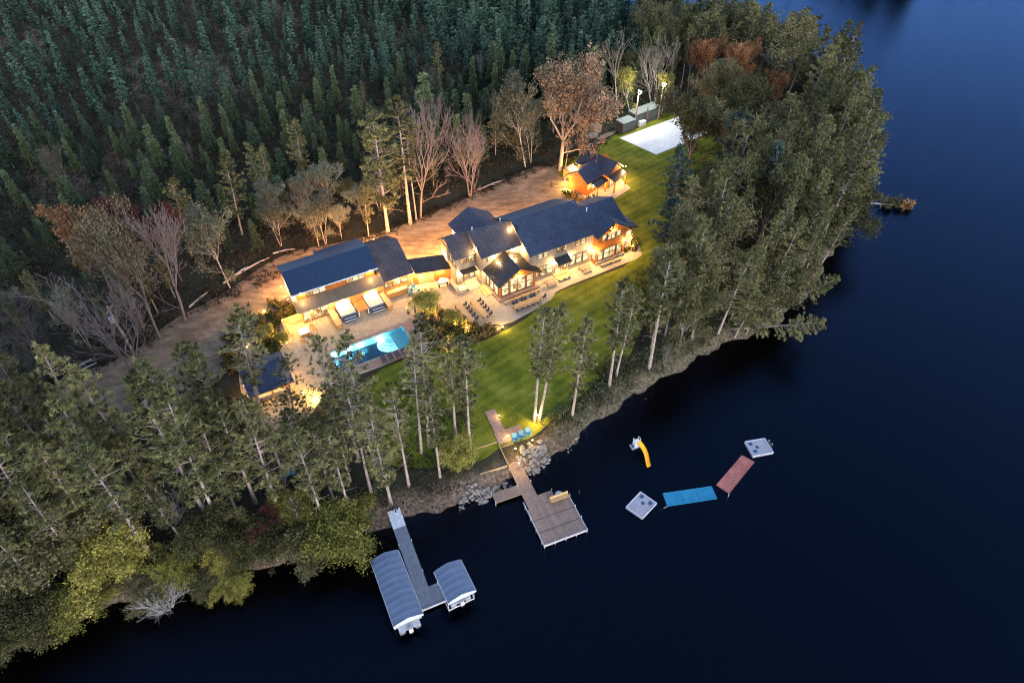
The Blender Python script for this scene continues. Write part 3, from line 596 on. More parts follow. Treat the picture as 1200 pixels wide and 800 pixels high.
m = MB(); m.bar((-0.6, -2.4, 2.9), (-0.6, 0.1, 4.7), 0.18).bar((-0.6, 2.6, 2.9), (-0.6, 0.1, 4.7), 0.18).bar((-0.6, -1.3, 3.6), (-0.6, 1.5, 3.6), 0.14).bar((-0.6, 0.1, 3.6), (-0.6, 0.1, 4.6), 0.14); m.build('gable_truss', M['cedarlight'], cab)
for a, b, z, e in ((0.2, -2.6, 2.3, 50), (3.0, -3.2, 2.0, 35), (5.6, -4.4, 2.1, 50), (7.8, -4.5, 2.1, 45), (9.2, -4.3, 3.2, 118), (-0.9, 2.6, 2.4, 60), (4, 4.4, 2.6, 120), (9.3, 1, 2.6, 90)): sill_lamp(cab, a, b, z, e)
# ------------------------------------------------------------------ pool house
ph = thing('pool_house', OX, OY, 0, AX, 'small pool house with a dark blue roof left of the swimming pool', 'building')
m = MB(); m.box(-38.6, -33.8, -1.0, 2.8, 0, 2.75); m.build('wall', M['cedar'], ph)
m = MB(); m.slab([(-39.2, -2.9, 2.6), (-33.2, -2.9, 2.6), (-33.2, 1.1, 3.9), (-39.2, 1.1, 3.9)]).slab([(-39.2, 1.1, 3.9), (-33.2, 1.1, 3.9), (-33.2, 3.3, 3.0), (-39.2, 3.3, 3.0)]).seams((-39.2, 3.3, 3.0), (-33.2, 3.3, 3.0), (-39.2, 1.1, 3.9), (-33.2, 1.1, 3.9), 13); m.build('roof', M['shingle'], ph)
for a in (-38.8, -36.2, -33.6): MB().box(a-0.1, a+0.1, -2.7, -2.5, 0, 2.6).build('post', M['cedarlight'], ph)
m = MB(); m.box(-38, -34.4, -2.0, -1.4, 0, 1.0); m.build('bar_counter', M['stonewall'], ph)
window(ph, 'F', -1.0, -38.2, -36.6, 1.2, 2.3, 2); window(ph, 'F', -1.0, -36.0, -34.4, 1.2, 2.3, 2)
for a, b, z, e in ((-37.5, -2.0, 2.3, 35), (-34.5, -2.0, 2.3, 45), (-33.5, 0.5, 2.4, 35), (-39.2, 0, 2.4, 50)): sill_lamp(ph, a, b, z, e)
# ------------------------------------------------------------------ swimming pool
pool = thing('swimming_pool', OX, OY, 0, AX, 'rectangular swimming pool with glowing turquoise water and a pale shallow shelf', 'pool')
a0, a1, b0, b1 = POOL
m = MB(); z0 = -1.5
m.add([(a0, b0, z0), (a1, b0, z0), (a1, b1, z0), (a0, b1, z0), (a0, b0, 0.05), (a1, b0, 0.05), (a1, b1, 0.05), (a0, b1, 0.05)], [(0, 1, 2, 3), (0, 4, 5, 1), (1, 5, 6, 2), (2, 6, 7, 3), (3, 7, 4, 0)])
m.build('basin', M['plaster'], pool)
m = MB(); w = 0.35
for x0, x1, y0, y1 in ((a0-w, a1+w, b0-w, b0), (a0-w, a1+w, b1, b1+w), (a0-w, a0, b0, b1), (a1, a1+w, b0, b1)): m.box(x0, x1, y0, y1, -0.1, 0.09)
m.build('coping', M['stone'], pool)
MB().add([(a0, b0, -0.08), (a1, b0, -0.08), (a1, b1, -0.08), (a0, b1, -0.08)], [(0, 1, 2, 3)]).build('water_surface', M['poolwater'], pool)
MB().box(a1-2.3, a1-0.003, b0+0.003, b1-0.6, -1.49, -0.3).build('shallow_shelf', M['shelf'], pool)
m = MB()
for k, (r, zt) in enumerate(((1.9, -0.95), (1.4, -0.7), (0.9, -0.45))):
    cxx, cyy = a1-2.3, b1-1.3
    m.prism([(cxx-0.004, cyy-r*0.9)]+[(cxx-math.sin(t)*r*1.2, cyy-math.cos(t)*r*0.9) for t in [PI*i/12 for i in range(1, 12)]]+[(cxx-0.004, cyy+r*0.9)], -1.49, zt)
m.build('curved_steps', M['white'], pool)
for a, b in ((a0+0.6, b1-0.12), (a0+4.6, b1-0.12), (a0+7.6, b1-0.12), (a0+2.5, b0+0.12), (a0+7, b0+0.12), (a0+0.15, b0+2.2), (a0+2.6, b1-0.12), (a0+4.8, b0+0.12)):  # extra lamps in the left half are added to brighten it
    l = MB().ball((a, b, -0.55), 0.12).build('pool_lamp', M['poollamp'], pool)
    L = bpy.data.lights.new('pool_light', 'POINT'); L.energy = 230; L.color = (0.62, 0.93, 1.0); L.shadow_soft_size = 0.15
    lo = bpy.data.objects.new('pool_light', L); COL.objects.link(lo); lo.parent = l; lo.location = (a, b-0.25 if b > 0 else b+0.25, -0.55)
# ------------------------------------------------------------------ furniture around the buildings
def light_in(parent, loc, e, col=(1, 0.66, 0.28), r=0.12, name='lamp_light'):
    L = bpy.data.lights.new(name, 'POINT'); L.energy = e*LK; L.color = col; L.shadow_soft_size = r
    lo = bpy.data.objects.new(name, L); COL.objects.link(lo); lo.parent = parent; lo.location = loc; return lo
def TW(name, a, b, rz, label, cat, group=None, z=0.05):
    x, y = W(a, b); return thing(name, x, y, z, AX+rz, label, cat, group)
def rel(mb, o):   # vertices given in world coordinates -> relative to an unrotated thing
    L = o.location; mb.v = [(x-L.x, y-L.y, z-L.z) for x, y, z in mb.v]; return mb
def hot_tub(a, b, label):
    t = TW('hot_tub', a, b, 0, label, 'hot tub', 'hot tubs in front of the guest house')
    MB().box(-1.2, 1.2, -1.15, 1.15, 0, 0.85).build('cabinet', M['tubside'], t)
    m = MB().box(-1.22, -0.01, -1.17, 1.17, 0.86, 0.98, bev=0.04).box(0.01, 1.22, -1.17, 1.17, 0.86, 0.98, bev=0.04); m.build('cover', M['tub'], t)
    MB().box(-1.15, 1.15, 1.2, 1.34, 0.7, 1.75, bev=0.04).build('privacy_panel', M['canopyedge'], t)
    m = MB().box(-0.9, 0.9, -1.5, -1.16, 0, 0.5).box(-0.9, 0.9, -1.85, -1.5, 0, 0.25); s = m.build('steps', M['tubside'], t)
    MB().box(-0.92, 0.92, -1.54, -1.44, 0.5, 0.54).box(-0.92, 0.92, -1.89, -1.79, 0.25, 0.29).build('step_edge', M['white'], s)
hot_tub(-21.7, 9.3, 'closed hot tub with white cover, left of the slatted wooden table')
hot_tub(-17.25, 9.15, 'closed hot tub with white cover, right of the slatted wooden table')
def planter(a, b, w, l, h, label, name='timber_bench', rz=0, mat='wood'):
    t = TW(name, a, b, rz, label, 'bench')
    MB().box(-w/2, w/2, -l/2, l/2, h-0.08, h).build('top', M[mat], t)
    MB().box(-w/2+0.06, w/2-0.06, -l/2+0.06, l/2-0.06, 0, h-0.08).build('body', M['cedarlight'], t)
planter(-23.75, 8.8, 0.9, 4.3, 0.9, 'long timber bench box left of the left hot tub')
planter(-15.45, 8.9, 0.85, 4.0, 0.9, 'long timber bench box right of the right hot tub')
planter(-13.2, 9.75, 3.3, 0.8, 1.05, 'wooden bar counter under the low roof of the guest house', 'bar_counter')
t = TW('wooden_table', -19.45, 8.9, 0, 'honey coloured wooden table between the two hot tubs', 'table')
m = MB()
for k in range(7): m.box(-0.85+k*0.245, -0.85+k*0.245+0.22, -1.1, 1.3, 0.98, 1.04)
m.build('top', M['cedarlight'], t)
for x in (-0.75, 0.75):
    for y in (-1.0, 1.2): MB().box(x-0.06, x+0.06, y-0.06, y+0.06, 0, 0.98).build('leg', M['white'], t)
MB().box(-0.8, 0.8, 1.4, 2.3, 0.0, 1.15).build('back_cabinet', M['cedarlight'], t)
def make_chair(t, fm, cm, seat=0.45, w=0.48):
    MB().box(-w/2, w/2, -w/2, w/2, seat-0.05, seat, bev=0.015).build('seat', M[cm], t)
    MB().extr([(-w/2, w/2-0.03, seat), (w/2, w/2-0.03, seat), (w/2, w/2+0.08, seat+0.48), (-w/2, w/2+0.08, seat+0.48)], (0, 0.04, 0)).build('backrest', M[cm], t)
    for x in (-1, 1):
        for y in (-1, 1): MB().tube((x*(w/2-0.03), y*(w/2-0.03), 0), (x*(w/2-0.03), y*(w/2-0.03), seat-0.05), 0.022, n=6).build('leg', M[fm], t)
def chair_row(specs, label, group):
    first = None
    for a, b, rz in specs:
        if first is None:
            first = TW('dining_chair', a, b, rz, label, 'chair', group); make_chair(first, 'black', 'char')
        else:
            x, y = W(a, b); dup(first, x, y, None, AX+rz)
def long_table(a, b, w, l, rz, label):
    t = TW('long_table', a, b, rz, label, 'table', 'long dining tables on the patio')
    m = MB(); n = 4
    for k in range(n): m.box(-w/2+k*w/n, -w/2+(k+1)*w/n-0.02, -l/2, l/2, 0.72, 0.77)
    m.build('tabletop', M['wood'], t)
    for x in (-1, 1):
        for y in (-1, 1): MB().box(x*(w/2-0.12)-0.05, x*(w/2-0.12)+0.05, y*(l/2-0.3)-0.05, y*(l/2-0.3)+0.05, 0, 0.72).build('leg', M['trim'], t)
long_table(-6.15, 0.1, 0.95, 5.0, 0.03, 'long wooden table on the terrace, nearer the lit shrubs')
long_table(-3.75, -0.1, 0.95, 4.6, 0.03, 'long wooden table on the terrace, nearer the glazed sun room')
long_table(3.4, -2.7, 0.9, 5.0, PI/2+0.02, 'long wooden table beside the lawn in front of the sun room')
chair_row([(-5.2, -1.9+k*0.95, PI/2*3) for k in range(5)], 'dark chair along the terrace table nearer the shrubs', 'dark chairs at the terrace table by the shrubs')
chair_row([(-2.85, -2.0+k*0.9, PI/2*3) for k in range(5)], 'dark chair along the terrace table nearer the sun room', 'dark chairs at the terrace table by the sun room')
chair_row([(a, -1.85, 0) for a in (1.5, 2.05, 3.1, 3.65, 4.7, 5.25)]+[(a, -3.5, PI) for a in (1.3, 2.2, 3.1, 4.0, 4.9)]+[(6.4, -2.7, PI*1.5)], 'dark chair at the long table beside the lawn', 'dark chairs at the table beside the lawn')
def picnic(a, b, label):
    t = TW('picnic_table', a, b, 0.05, label, 'picnic table', 'picnic tables on the front walkway')
    m = MB()
    for k in range(4): m.box(-1.0, 1.0, -0.4+k*0.2, -0.4+k*0.2+0.18, 0.72, 0.76)
    m.build('tabletop', M['dockwood'], t)
    for s in (-1, 1):
        MB().box(-1.0, 1.0, s*0.72-0.14, s*0.72+0.14, 0.42, 0.46).build('bench_seat', M['dockwood'], t)
        MB().bar((s*0.7, -0.75, 0), (s*0.7, -0.25, 0.72), 0.08).bar((s*0.7, 0.75, 0), (s*0.7, 0.25, 0.72), 0.08).bar((s*0.7, -0.75, 0.4), (s*0.7, 0.75, 0.4), 0.07).build('leg_frame', M['trim'], t)
picnic(9.2, -0.1, 'brown picnic table beside the sun room end of the walkway'); picnic(16.1, 0.1, 'brown picnic table beside the orange gable end of the walkway')
def bench(a, b, l, rz, label):
    t = TW('bench', a, b, rz, label, 'bench')
    MB().box(-l/2, l/2, -0.22, -0.02, 0.42, 0.47).box(-l/2, l/2, 0.02, 0.22, 0.42, 0.47).build('seat', M['wood'], t)
    for x in (-l/2+0.2, 0, l/2-0.2): MB().box(x-0.05, x+0.05, -0.18, 0.18, 0, 0.42).build('leg', M['trim'], t)
bench(20.9, -0.55, 4.2, 0.0, 'long plank bench below the windows of the orange gable')
bench(11.9, -0.2, 2.4, 0.0, 'yellow lit plank bench before the awning door')
bench(3.6, -0.75, 6.6, 0.0, 'very long plank bench along the sun room')
def adirondack(t, mat):
    MB().slab([(-0.3, -0.3, 0.36), (0.3, -0.3, 0.36), (0.3, 0.25, 0.26), (-0.3, 0.25, 0.26)], 0.04).build('seat', M[mat], t)
    m = MB()
    for k in range(5): m.slab([(-0.31+k*0.127, 0.2, 0.25), (-0.2+k*0.127, 0.2, 0.25), (-0.2+k*0.127, 0.5, 0.98-abs(k-2)*0.05), (-0.31+k*0.127, 0.5, 0.98-abs(k-2)*0.05)], 0.03)
    m.build('backrest', M[mat], t)
    for s in (-1, 1):
        MB().box(s*0.36-0.07, s*0.36+0.07, -0.38, 0.4, 0.54, 0.57).build('armrest', M[mat], t)
        MB().box(s*0.34-0.03, s*0.34+0.03, -0.34, -0.26, 0, 0.54).build('leg', M[mat], t)
        MB().box(s*0.34-0.03, s*0.34+0.03, 0.28, 0.36, 0, 0.54).build('leg', M[mat], t)
first = None
for a, b, rz in ((-11.3, 9.7, 0.4), (-10.4, 9.7, -0.3), (-11.2, 8.7, 2.6), (-10.2, 8.8, -2.7)):
    if first is None:
        first = TW('garden_chair', a, b, rz, 'light blue slatted garden chair in the cluster outside the breezeway', 'chair', 'blue garden chairs by the breezeway'); adirondack(first, 'cyan')
    else: x, y = W(a, b); dup(first, x, y, None, AX+rz)
# grill, seat wall, fire feature
t = TW('grill', -5.9, 8.1, 0.0, 'large stainless barrel grill in front of the breezeway wall', 'grill')
MB().tube((-0.9, 0, 0.95), (0.9, 0, 0.95), 0.38, n=14).build('barrel', M['steel'], t); MB().box(-0.45, 0.35, -0.2, 0.25, 1.28, 1.5).build('hood', M['steel'], t)
for x in (-0.7, 0.7): MB().box(x-0.05, x+0.05, -0.25, 0.25, 0, 0.65).build('leg', M['black'], t)
MB().box(-1.3, -0.92, -0.35, 0.3, 0.85, 0.9).build('side_shelf', M['steel'], t)
t = TW('seat_wall', -4.55, 6.4, 0.0, 'low stone seat wall beside the fire feature left of the landing', 'wall')
MB().box(-0.25, 0.25, -1.6, 1.5, 0, 0.55).build('body', M['stonewall'], t); MB().box(-0.3, 0.3, -1.65, 1.55, 0.55, 0.62).build('cap', M['stone'], t)
t = TW('fire_feature', -3.9, 5.3, 0.0, 'square stone fire feature with a pale lit top', 'fire pit')
MB().box(-0.55, 0.55, -0.55, 0.55, 0, 0.75).build('body', M['stonewall'], t); MB().box(-0.62, 0.62, -0.62, 0.62, 0.75, 0.83).build('cap', M['cushion'], t)
light_in(t, (0, 0, 1.6), 25)
# lounge corner at the left
t = TW('corner_sofa', -29.6, 10.9, 0.0, 'bright yellow lit L shaped outdoor sofa left of the guest house', 'sofa')
MB().box(-1.4, 1.6, 0.35, 1.2, 0, 0.42).box(-1.4, -0.55, -2.2, 0.35, 0, 0.42).build('base', M['wood'], t)
MB().box(-0.5, 1.55, 0.35, 1.0, 0.42, 0.58, bev=0.05).box(-1.15, -0.55, -2.15, 0.3, 0.42, 0.58, bev=0.05).build('cushion', M['cushion'], t)
MB().box(-1.4, 1.6, 1.05, 1.25, 0.42, 0.95).box(-1.45, -1.25, -2.2, 1.05, 0.42, 0.95).build('backrest', M['cushion'], t)
light_in(t, (0.4, -0.2, 1.9), 70, (1.0, 0.70, 0.13), 0.2)
t = TW('fire_table', -28.7, 8.4, 0.0, 'square fire table with a bright white top beside the yellow sofa', 'table')
MB().box(-0.65, 0.65, -0.6, 0.6, 0, 0.5).build('body', M['cedarlight'], t); MB().box(-0.72, 0.72, -0.67, 0.67, 0.5, 0.58, bev=0.03).build('top', M['white'], t)
light_in(t, (0, 0, 1.5), 22, (1, 0.7, 0.3), 0.15)
first = None
for a, b, rz in ((-27.2, 9.4, 1.6), (-28.2, 7.0, 3.0), (-29.4, 6.6, 2.9), (-27.1, 8.2, 1.3)):
    if first is None:
        first = TW('patio_chair', a, b, rz, 'small brown patio chair around the white topped fire table', 'chair', 'brown chairs around the fire table'); make_chair(first, 'trim', 'cedarlight', 0.42, 0.55)
    else: x, y = W(a, b); dup(first, x, y, None, AX+rz)
# loungers on the pool edge
first = None
for k in range(5):
    a = -20.6+k*1.05
    if first is None:
        first = TW('pool_lounger', a, -2.95, PI, 'dark slatted lounger on the brown terrace between pool and lawn', 'lounger', 'loungers on the pool terrace')
        MB().box(-0.33, 0.33, -0.95, 0.3, 0.28, 0.34, bev=0.02).build('seat', M['char'], first)
        MB().slab([(-0.33, 0.3, 0.3), (0.33, 0.3, 0.3), (0.33, 0.85, 0.7), (-0.33, 0.85, 0.7)], 0.05).build('backrest', M['char'], first)
        for x in (-0.28, 0.28):
            for y in (-0.85, 0.5): MB().box(x-0.03, x+0.03, y-0.03, y+0.03, 0, 0.28).build('leg', M['trim'], first)
    else: x, y = W(a, -2.95); dup(first, x, y, None, AX+PI)
t = TW('folded_parasol', -12.7, 3.7, 0.0, 'tall folded charcoal parasol between the pool and the lit tree', 'parasol')
MB().tube((0, 0, 0), (0, 0, 0.08), 0.35, n=12).build('base', M['black'], t); MB().tube((0, 0, 0.08), (0, 0, 2.5), 0.03).build('pole', M['black'], t); MB().tube((0, 0, 0.8), (0, 0, 2.45), 0.2, 0.04, 8).build('canopy', M['char'], t)
t = TW('garden_heater', -13.4, 4.9, 0.0, 'short black garden heater left of the folded parasol', 'heater')
MB().tube((0, 0, 0), (0, 0, 0.9), 0.22, 0.16, 10).build('body', M['black'], t); MB().tube((0, 0, 0.95), (0, 0, 1.05), 0.35, 0.1, 12).build('hood', M['steel'], t)
t = TW('umbrella_seat', -27.6, 5.0, 0.0, 'dark grey planter box near the yellow lit corner', 'planter'); MB().box(-0.4, 0.4, -0.9, 0.9, 0, 0.5, bev=0.05).build('body', M['char'], t); t.location = (*W(-32.9, 8.6), 0.05); t.name = 'planter_box'
# garden spotlights
def spot(x, y, e, label, h=0.5, col=(1, 0.66, 0.18)):
    e *= 1.1 if y > 60 else 0.42
    t = thing('garden_spotlight', x, y, 0.05, 0, label, 'lamp', 'garden spotlights')
    MB().tube((0, 0, 0), (0, 0, h), 0.03, n=6).build('stem', M['black'], t); MB().ball((0, 0, h+0.05), 0.1).build('bulb', M['lamp'], t)
    light_in(t, (0, 0, h+0.35), e, col)
for u, v, e, lb, h in ((534, 384, 60, 'glowing spotlight among the shrubs below the terrace tables', .6), (516, 387, 40, 'glowing spotlight at the left end of the shrub bed', .4), (547, 385, 35, 'glowing spotlight under the end of the long tables', .4), (524, 404, 45, 'orange spotlight at the lower edge of the shrub bed', .4), (502, 366, 70, 'spotlight under the small lit tree on the patio', .5), (508, 361, 50, 'second spotlight behind the small lit tree', .5), (589, 384, 40, 'spotlight at the curved tip of the shrub bed', .4),
        (310, 367, 60, 'yellow spotlight in the planting left of the guest house', .5), (313, 396, 90, 'yellow spotlight between the bushes above the pool house', .5), (290, 408, 50, 'yellow spotlight at the corner of the pool house path', .5), (332, 398, 60, 'yellow spotlight beside the grey planter', .5), (741, 291, 45, 'spotlight in the bed at the right end of the lodge', .5),
        (357, 464, 50, 'bright lantern on the ground below the pool house', .9), (370, 467, 50, 'orange spotlight right of the bright ground lantern', .3), (662, 214, 50, 'spotlight at the foot of the tall brown oak', .4), (664, 222, 40, 'spotlight beside the cabin wall', .3),
        (585, 487, 22, 'path light at the top of the dock walkway', .25), (595, 511, 25, 'path light at the lower end of the walkway', .25), (604, 526, 45, 'path light among the boulders beside the stairs', .3), (608, 543, 45, 'path light at the foot of the dock stairs', .3), (624, 516, 40, 'path light between the blue chairs and the lawn', .3)):
    x, y = G(u, v, 0.3); spot(x, y, e, lb, h)
t0 = G(628, 493); t = thing('lamp_post', *t0, 0, 0, 'orange glowing lamp on a short post at the foot of twin pines', 'lamp')
MB().tube((0, 0, 0), (0, 0, 1.1), 0.05, n=6).build('post', M['pole'], t); MB().ball((0, 0, 1.25), 0.16).build('lamp_head', M['lamp'], t); light_in(t, (0, -0.35, 1.4), 75, (1, 0.6, 0.2))
# ------------------------------------------------------------------ court side
def flood(u, v, h, label, e):
    x, y = G(u, v); t = thing('light_pole', x, y, 0, math.radians(-50), label, 'light pole', 'floodlight poles beside the court')
    MB().tube((0, 0, 0), (0, 0, h), 0.22, 0.13, 10).build('pole', M['pole'], t)
    MB().box(-0.5, 0.5, 0.1, 0.3, h-0.15, h+0.05).build('crossarm', M['black'], t)
    for s in (-0.3, 0.3):
        hd = MB().box(s-0.18, s+0.18, 0.15, 0.45, h-0.05, h+0.25).build('lamp_head', M['black'], t); MB().box(s-0.15, s+0.15, 0.46, 0.49, h-0.02, h+0.22).build('lens', M['flood'], hd); MB().ball((s, 0.3, h+0.4), 0.13).build('lens', M['flood'], hd)
    L = bpy.data.lights.new('flood_light', 'POINT'); L.energy = e; L.color = (1, 0.96, 0.82); L.shadow_soft_size = 0.3
    lo = bpy.data.objects.new('flood_light', L); COL.objects.link(lo); lo.parent = t; lo.location = (0, -1.2, h-0.2)
flood(743.3, 150.5, 7.8, 'wooden floodlight pole before the grey containers, nearer the cabin', 3000)
flood(771, 141, 7.8, 'wooden floodlight pole at the far end of the containers by the yellow tree', 3000)
x, y = G(756.7, 145); t = thing('wooden_post', x, y, 0, 0, 'short bare wooden post between the two floodlight poles', 'post'); MB().tube((0, 0, 0), (0, 0, 4), 0.16, 0.12, 8).build('post', M['pole'], t)
ca = math.radians(36)
def container(u, v, L_, D, h, label):
    x, y = G(u, v); t = thing('storage_container', x, y, 0, ca, label, 'container', 'grey storage containers by the court')
    MB().box(0, L_, 0, D, 0.05, h).build('body', M['container'], t); MB().box(-0.06, L_+0.06, -0.06, D+0.06, h, h+0.1).build('roof', M['conttop'], t)
    MB().box(-0.06, 0, 0.2, D-0.2, 0.15, h-0.2).build('door', M['trim'], t)
container(729.5, 157.5, 3.6, 2.4, 2.3, 'grey storage container with dark end door, nearer the cabin')
container(744.5, 149, 7.6, 2.6, 2.7, 'longer grey storage container behind the sand court')
def boxy(name, u, v, sx, sy, sz, mat, label, cat, rz=ca, topm='stone'):
    x, y = G(u, v); t = thing(name, x, y, 0, rz, label, cat); MB().box(-sx/2, sx/2, -sy/2, sy/2, 0, sz, bev=0.05).build('body', M[mat], t); MB().box(-sx/2-0.05, sx/2+0.05, -sy/2-0.05, sy/2+0.05, sz, sz+0.08).build('lid', M[topm], t)
boxy('utility_box', 751.5, 147.5, 1.6, 1.0, 1.1, 'white', 'white utility box between the floodlight poles', 'box', ca, 'white')
boxy('log_shed', 698, 155, 1.8, 1.5, 1.5, 'stonewall', 'small square shed on the rocky path above the cabin', 'shed'); boxy('stone_block', 694, 161, 2.0, 1.3, 0.6, 'stone', 'flat stone block below the small shed', 'rock')
boxy('garden_shed', 668, 206, 2.4, 1.6, 1.7, 'cedarlight', 'small lit lean to store behind the cabin', 'shed', CA, 'shingle2')
boxy('bollard', 646.5, 219, 0.3, 0.3, 1.1, 'trim', 'short dark bollard on the drive left of the cabin', 'bollard')
# ------------------------------------------------------------------ docks
dx0, dy0 = G(605, 548, -0.7)
DD = math.radians(-68); ax = Vector((math.cos(DD), math.sin(DD))); bx = Vector((-math.sin(DD), math.cos(DD)))   # ax out to the lake, bx to the right (north east)
def DLOC(u, v, z):
    p = Vector(G(u, v, z))-Vector((dx0, dy0)); return (p.dot(ax), p.dot(bx))
dock = thing('wooden_dock', dx0, dy0, 0, DD, 'brown wooden dock with stairs, side float and wide end deck', 'dock')
dz = -0.72
e0 = DLOC(632, 600, dz)[0]
def deckbox(name, x0, x1, y0, y1, z=dz, t=0.16, mat='dockwood', par=None): return MB().box(x0, x1, y0, y1, z-t, z).build(name, M[mat], par or dock)
w0 = 0.85
GANG = 1
P1 = DLOC(621, 595, dz); P2 = DLOC(643.5, 636.5, dz); P3 = DLOC(687.4, 617.4, dz); P4 = DLOC(669.4, 584.8, dz)
deckbox('end_deck', (P1[0]+P4[0])/2-0.2, P2[0], -w0-0.2, P3[1]-0.1, dz+0.004)
xa, xb, ya, yb = (P1[0]+P4[0])/2-0.2, P2[0], -w0-0.2, P3[1]-0.1
deckbox('gangway', 0, xa-0.003, -w0, w0)
m = MB()
for k in (1, 2): xx = xa+(xb-xa)*k/3; m.box(xx-0.04, xx+0.04, ya+0.02, yb-0.02, dz+0.004, dz+0.012)
m.build('deck_joint', M['trim'], dock)
deckbox('side_float', DLOC(608.6, 569, dz)[0]-0.2, DLOC(613, 578, dz)[0], -4.2, -w0-0.003)
deckbox('step_platform', xa-1.5, xa-0.003, w0+0.003, w0+1.9)
m = MB(); m.box(xa-0.1, xa+0.4, w0+1.0, yb-0.1, dz+0.45, dz+0.53); m.build('bench_seat', M['wood'], dock)
m = MB(); m.box(xa-0.16, xa-0.1, w0+1.0, yb-0.1, dz+0.1, dz+0.95); m.build('bench_back', M['wood'], dock)
m = MB()
for y in [w0+1.2+i*1.2 for i in range(4)]: m.box(xa, xa+0.3, y, y+0.06, dz, dz+0.45)
m.build('bench_support', M['trim'], dock)
m = MB(); m.box(xb, xb+0.08, ya, yb, dz-0.3, dz+0.06); m.box(xa-1.2, xb+0.08, ya-0.08, ya, dz-0.3, dz+0.06); m.box(xa, xb, yb, yb+0.08, dz-0.3, dz+0.06); m.build('edge_rail', M['rail'], dock)
for x, y in [(xb+0.1, ya+(yb-ya)*k/4) for k in range(5)]+[(xa+(xb-xa)*k/3, yb+0.1) for k in range(3)]+[(xa+(xb-xa)*k/3-0.5, ya-0.1) for k in range(4)]+[(DLOC(613, 578, dz)[0], -4.2), (2.5, w0+.05), (2.5, -w0-.05), (xa-1.5, w0+1.9), (DLOC(608.6, 569, dz)[0]-0.2, -4.25)]:
    MB().tube((x, y, -3.2), (x, y, dz+0.35), 0.05, n=6).build('pile', M['rail'], dock)
nst = 7; top = -0.02
for k in range(nst):
    x1 = -k*0.52; z = dz+(top-dz)*(k+1)/nst; MB().box(x1-0.54, x1, -w0, w0+0.1, z-0.12, z).build('stair', M['dockwood'], dock)
xs = -nst*0.52
MB().box(xs-0.05, 0.02, -w0-0.12, -w0-0.02, -0.9, 0.1).build('stair_wall', M['wood'], dock)
xw = DLOC(574, 481, 0)[0]
deckbox('landing', xs-2.0, xs-0.003, -w0, w0+2.0, 0.08, 0.14)
n = 5; L_ = (xs-2.0-xw)/n
for k in range(n): deckbox('walkway_panel', xw+k*L_+0.02, xw+(k+1)*L_-0.02, -0.72, 0.72, 0.1+0.006*(k % 2), 0.12)
ladder = MB().tube((xa-0.8, w0+2.6, dz-0.6), (xa-0.8, w0+2.6, dz-0.3), 0.5, 0.5, 14).build('swim_ladder', M['steel'], dock)
# terraced box left of the stairs
t = thing('retaining_frame', dx0, dy0, 0, DD, 'timber framed terraces of bare soil left of the dock stairs', 'terrace')
for k, (x0, x1) in enumerate(((-4.0, -0.6), (-6.6, -4.2))):
    zt = -0.35+0.35*k; MB().box(x0, x1, -4.4, -w0-0.2, -1.2, zt).build('soil_bed', M['bank'], t)
    MB().box(x1, x1+0.15, -4.6, -w0-0.15, -1.2, zt+0.1).build('timber', M['wood'], t); MB().box(x0, x1, -4.6, -4.4, -1.2, zt+0.08).build('timber', M['wood'], t)
# blue chairs
first = None
for i, (u, v, rz) in enumerate(((603.5, 515, 0.2), (611, 512, 0.1), (619, 508.5, 0.25))):
    x, y = G(u, v, 0.2); lb = ['light blue slatted chair nearest the dock stairs', 'light blue slatted chair in the middle of three above the boulders', 'light blue slatted chair nearest the twin pines'][i]
    if first is None: first = thing('garden_chair', x, y, 0.05, rz, lb, 'chair', 'light blue chairs above the boulders'); adirondack(first, 'cyan'); pass
    else: dup(first, x, y, None, rz, lb)
# grey dock with canopies
gx0, gy0 = G(463, 603, -0.6); e_ = G(497, 697, -0.6); GD = math.atan2(e_[1]-gy0, e_[0]-gx0); ga = Vector((math.cos(GD), math.sin(GD))); gb = Vector((-math.sin(GD), math.cos(GD)))
def GLOC(u, v, z):
    p = Vector(G(u, v, z))-Vector((gx0, gy0)); return (p.dot(ga), p.dot(gb))
gdock = thing('grey_dock', gx0, gy0, 0, GD, 'long narrow grey dock with a T shaped end between two boat canopies', 'dock')
ge = GLOC(500, 712, -0.6)[0]; gw_ = 0.75
MB().box(1.8, ge, -gw_, gw_, -0.75, -0.6).build('walkway', M['greydock'], gdock); MB().slab([(-0.6, -gw_, -0.35), (1.8, -gw_, -0.6), (1.8, gw_, -0.6), (-0.6, gw_, -0.35)], 0.1).build('ramp', M['canopyedge'], gdock)
tr = GLOC(518, 706, -0.6); tl = GLOC(511, 683, -0.6)
MB().box(tl[0], ge, gw_+0.004, gw_+2.6, -0.75, -0.604).build('end_platform', M['greydock'], gdock)
MB().box(ge, ge+0.08, -gw_, gw_+2.6, -0.85, -0.52).build('edge_rail', M['rail'], gdock)
for x, y in ((0.5, -gw_), (0.5, gw_), (4, -gw_), (4, gw_), (8, gw_), (ge, gw_+2.6), (tl[0], gw_+2.6), (ge, -gw_)): MB().tube((x, y, -3), (x, y, -0.3), 0.05, n=6).build('leg', M['rail'], gdock)
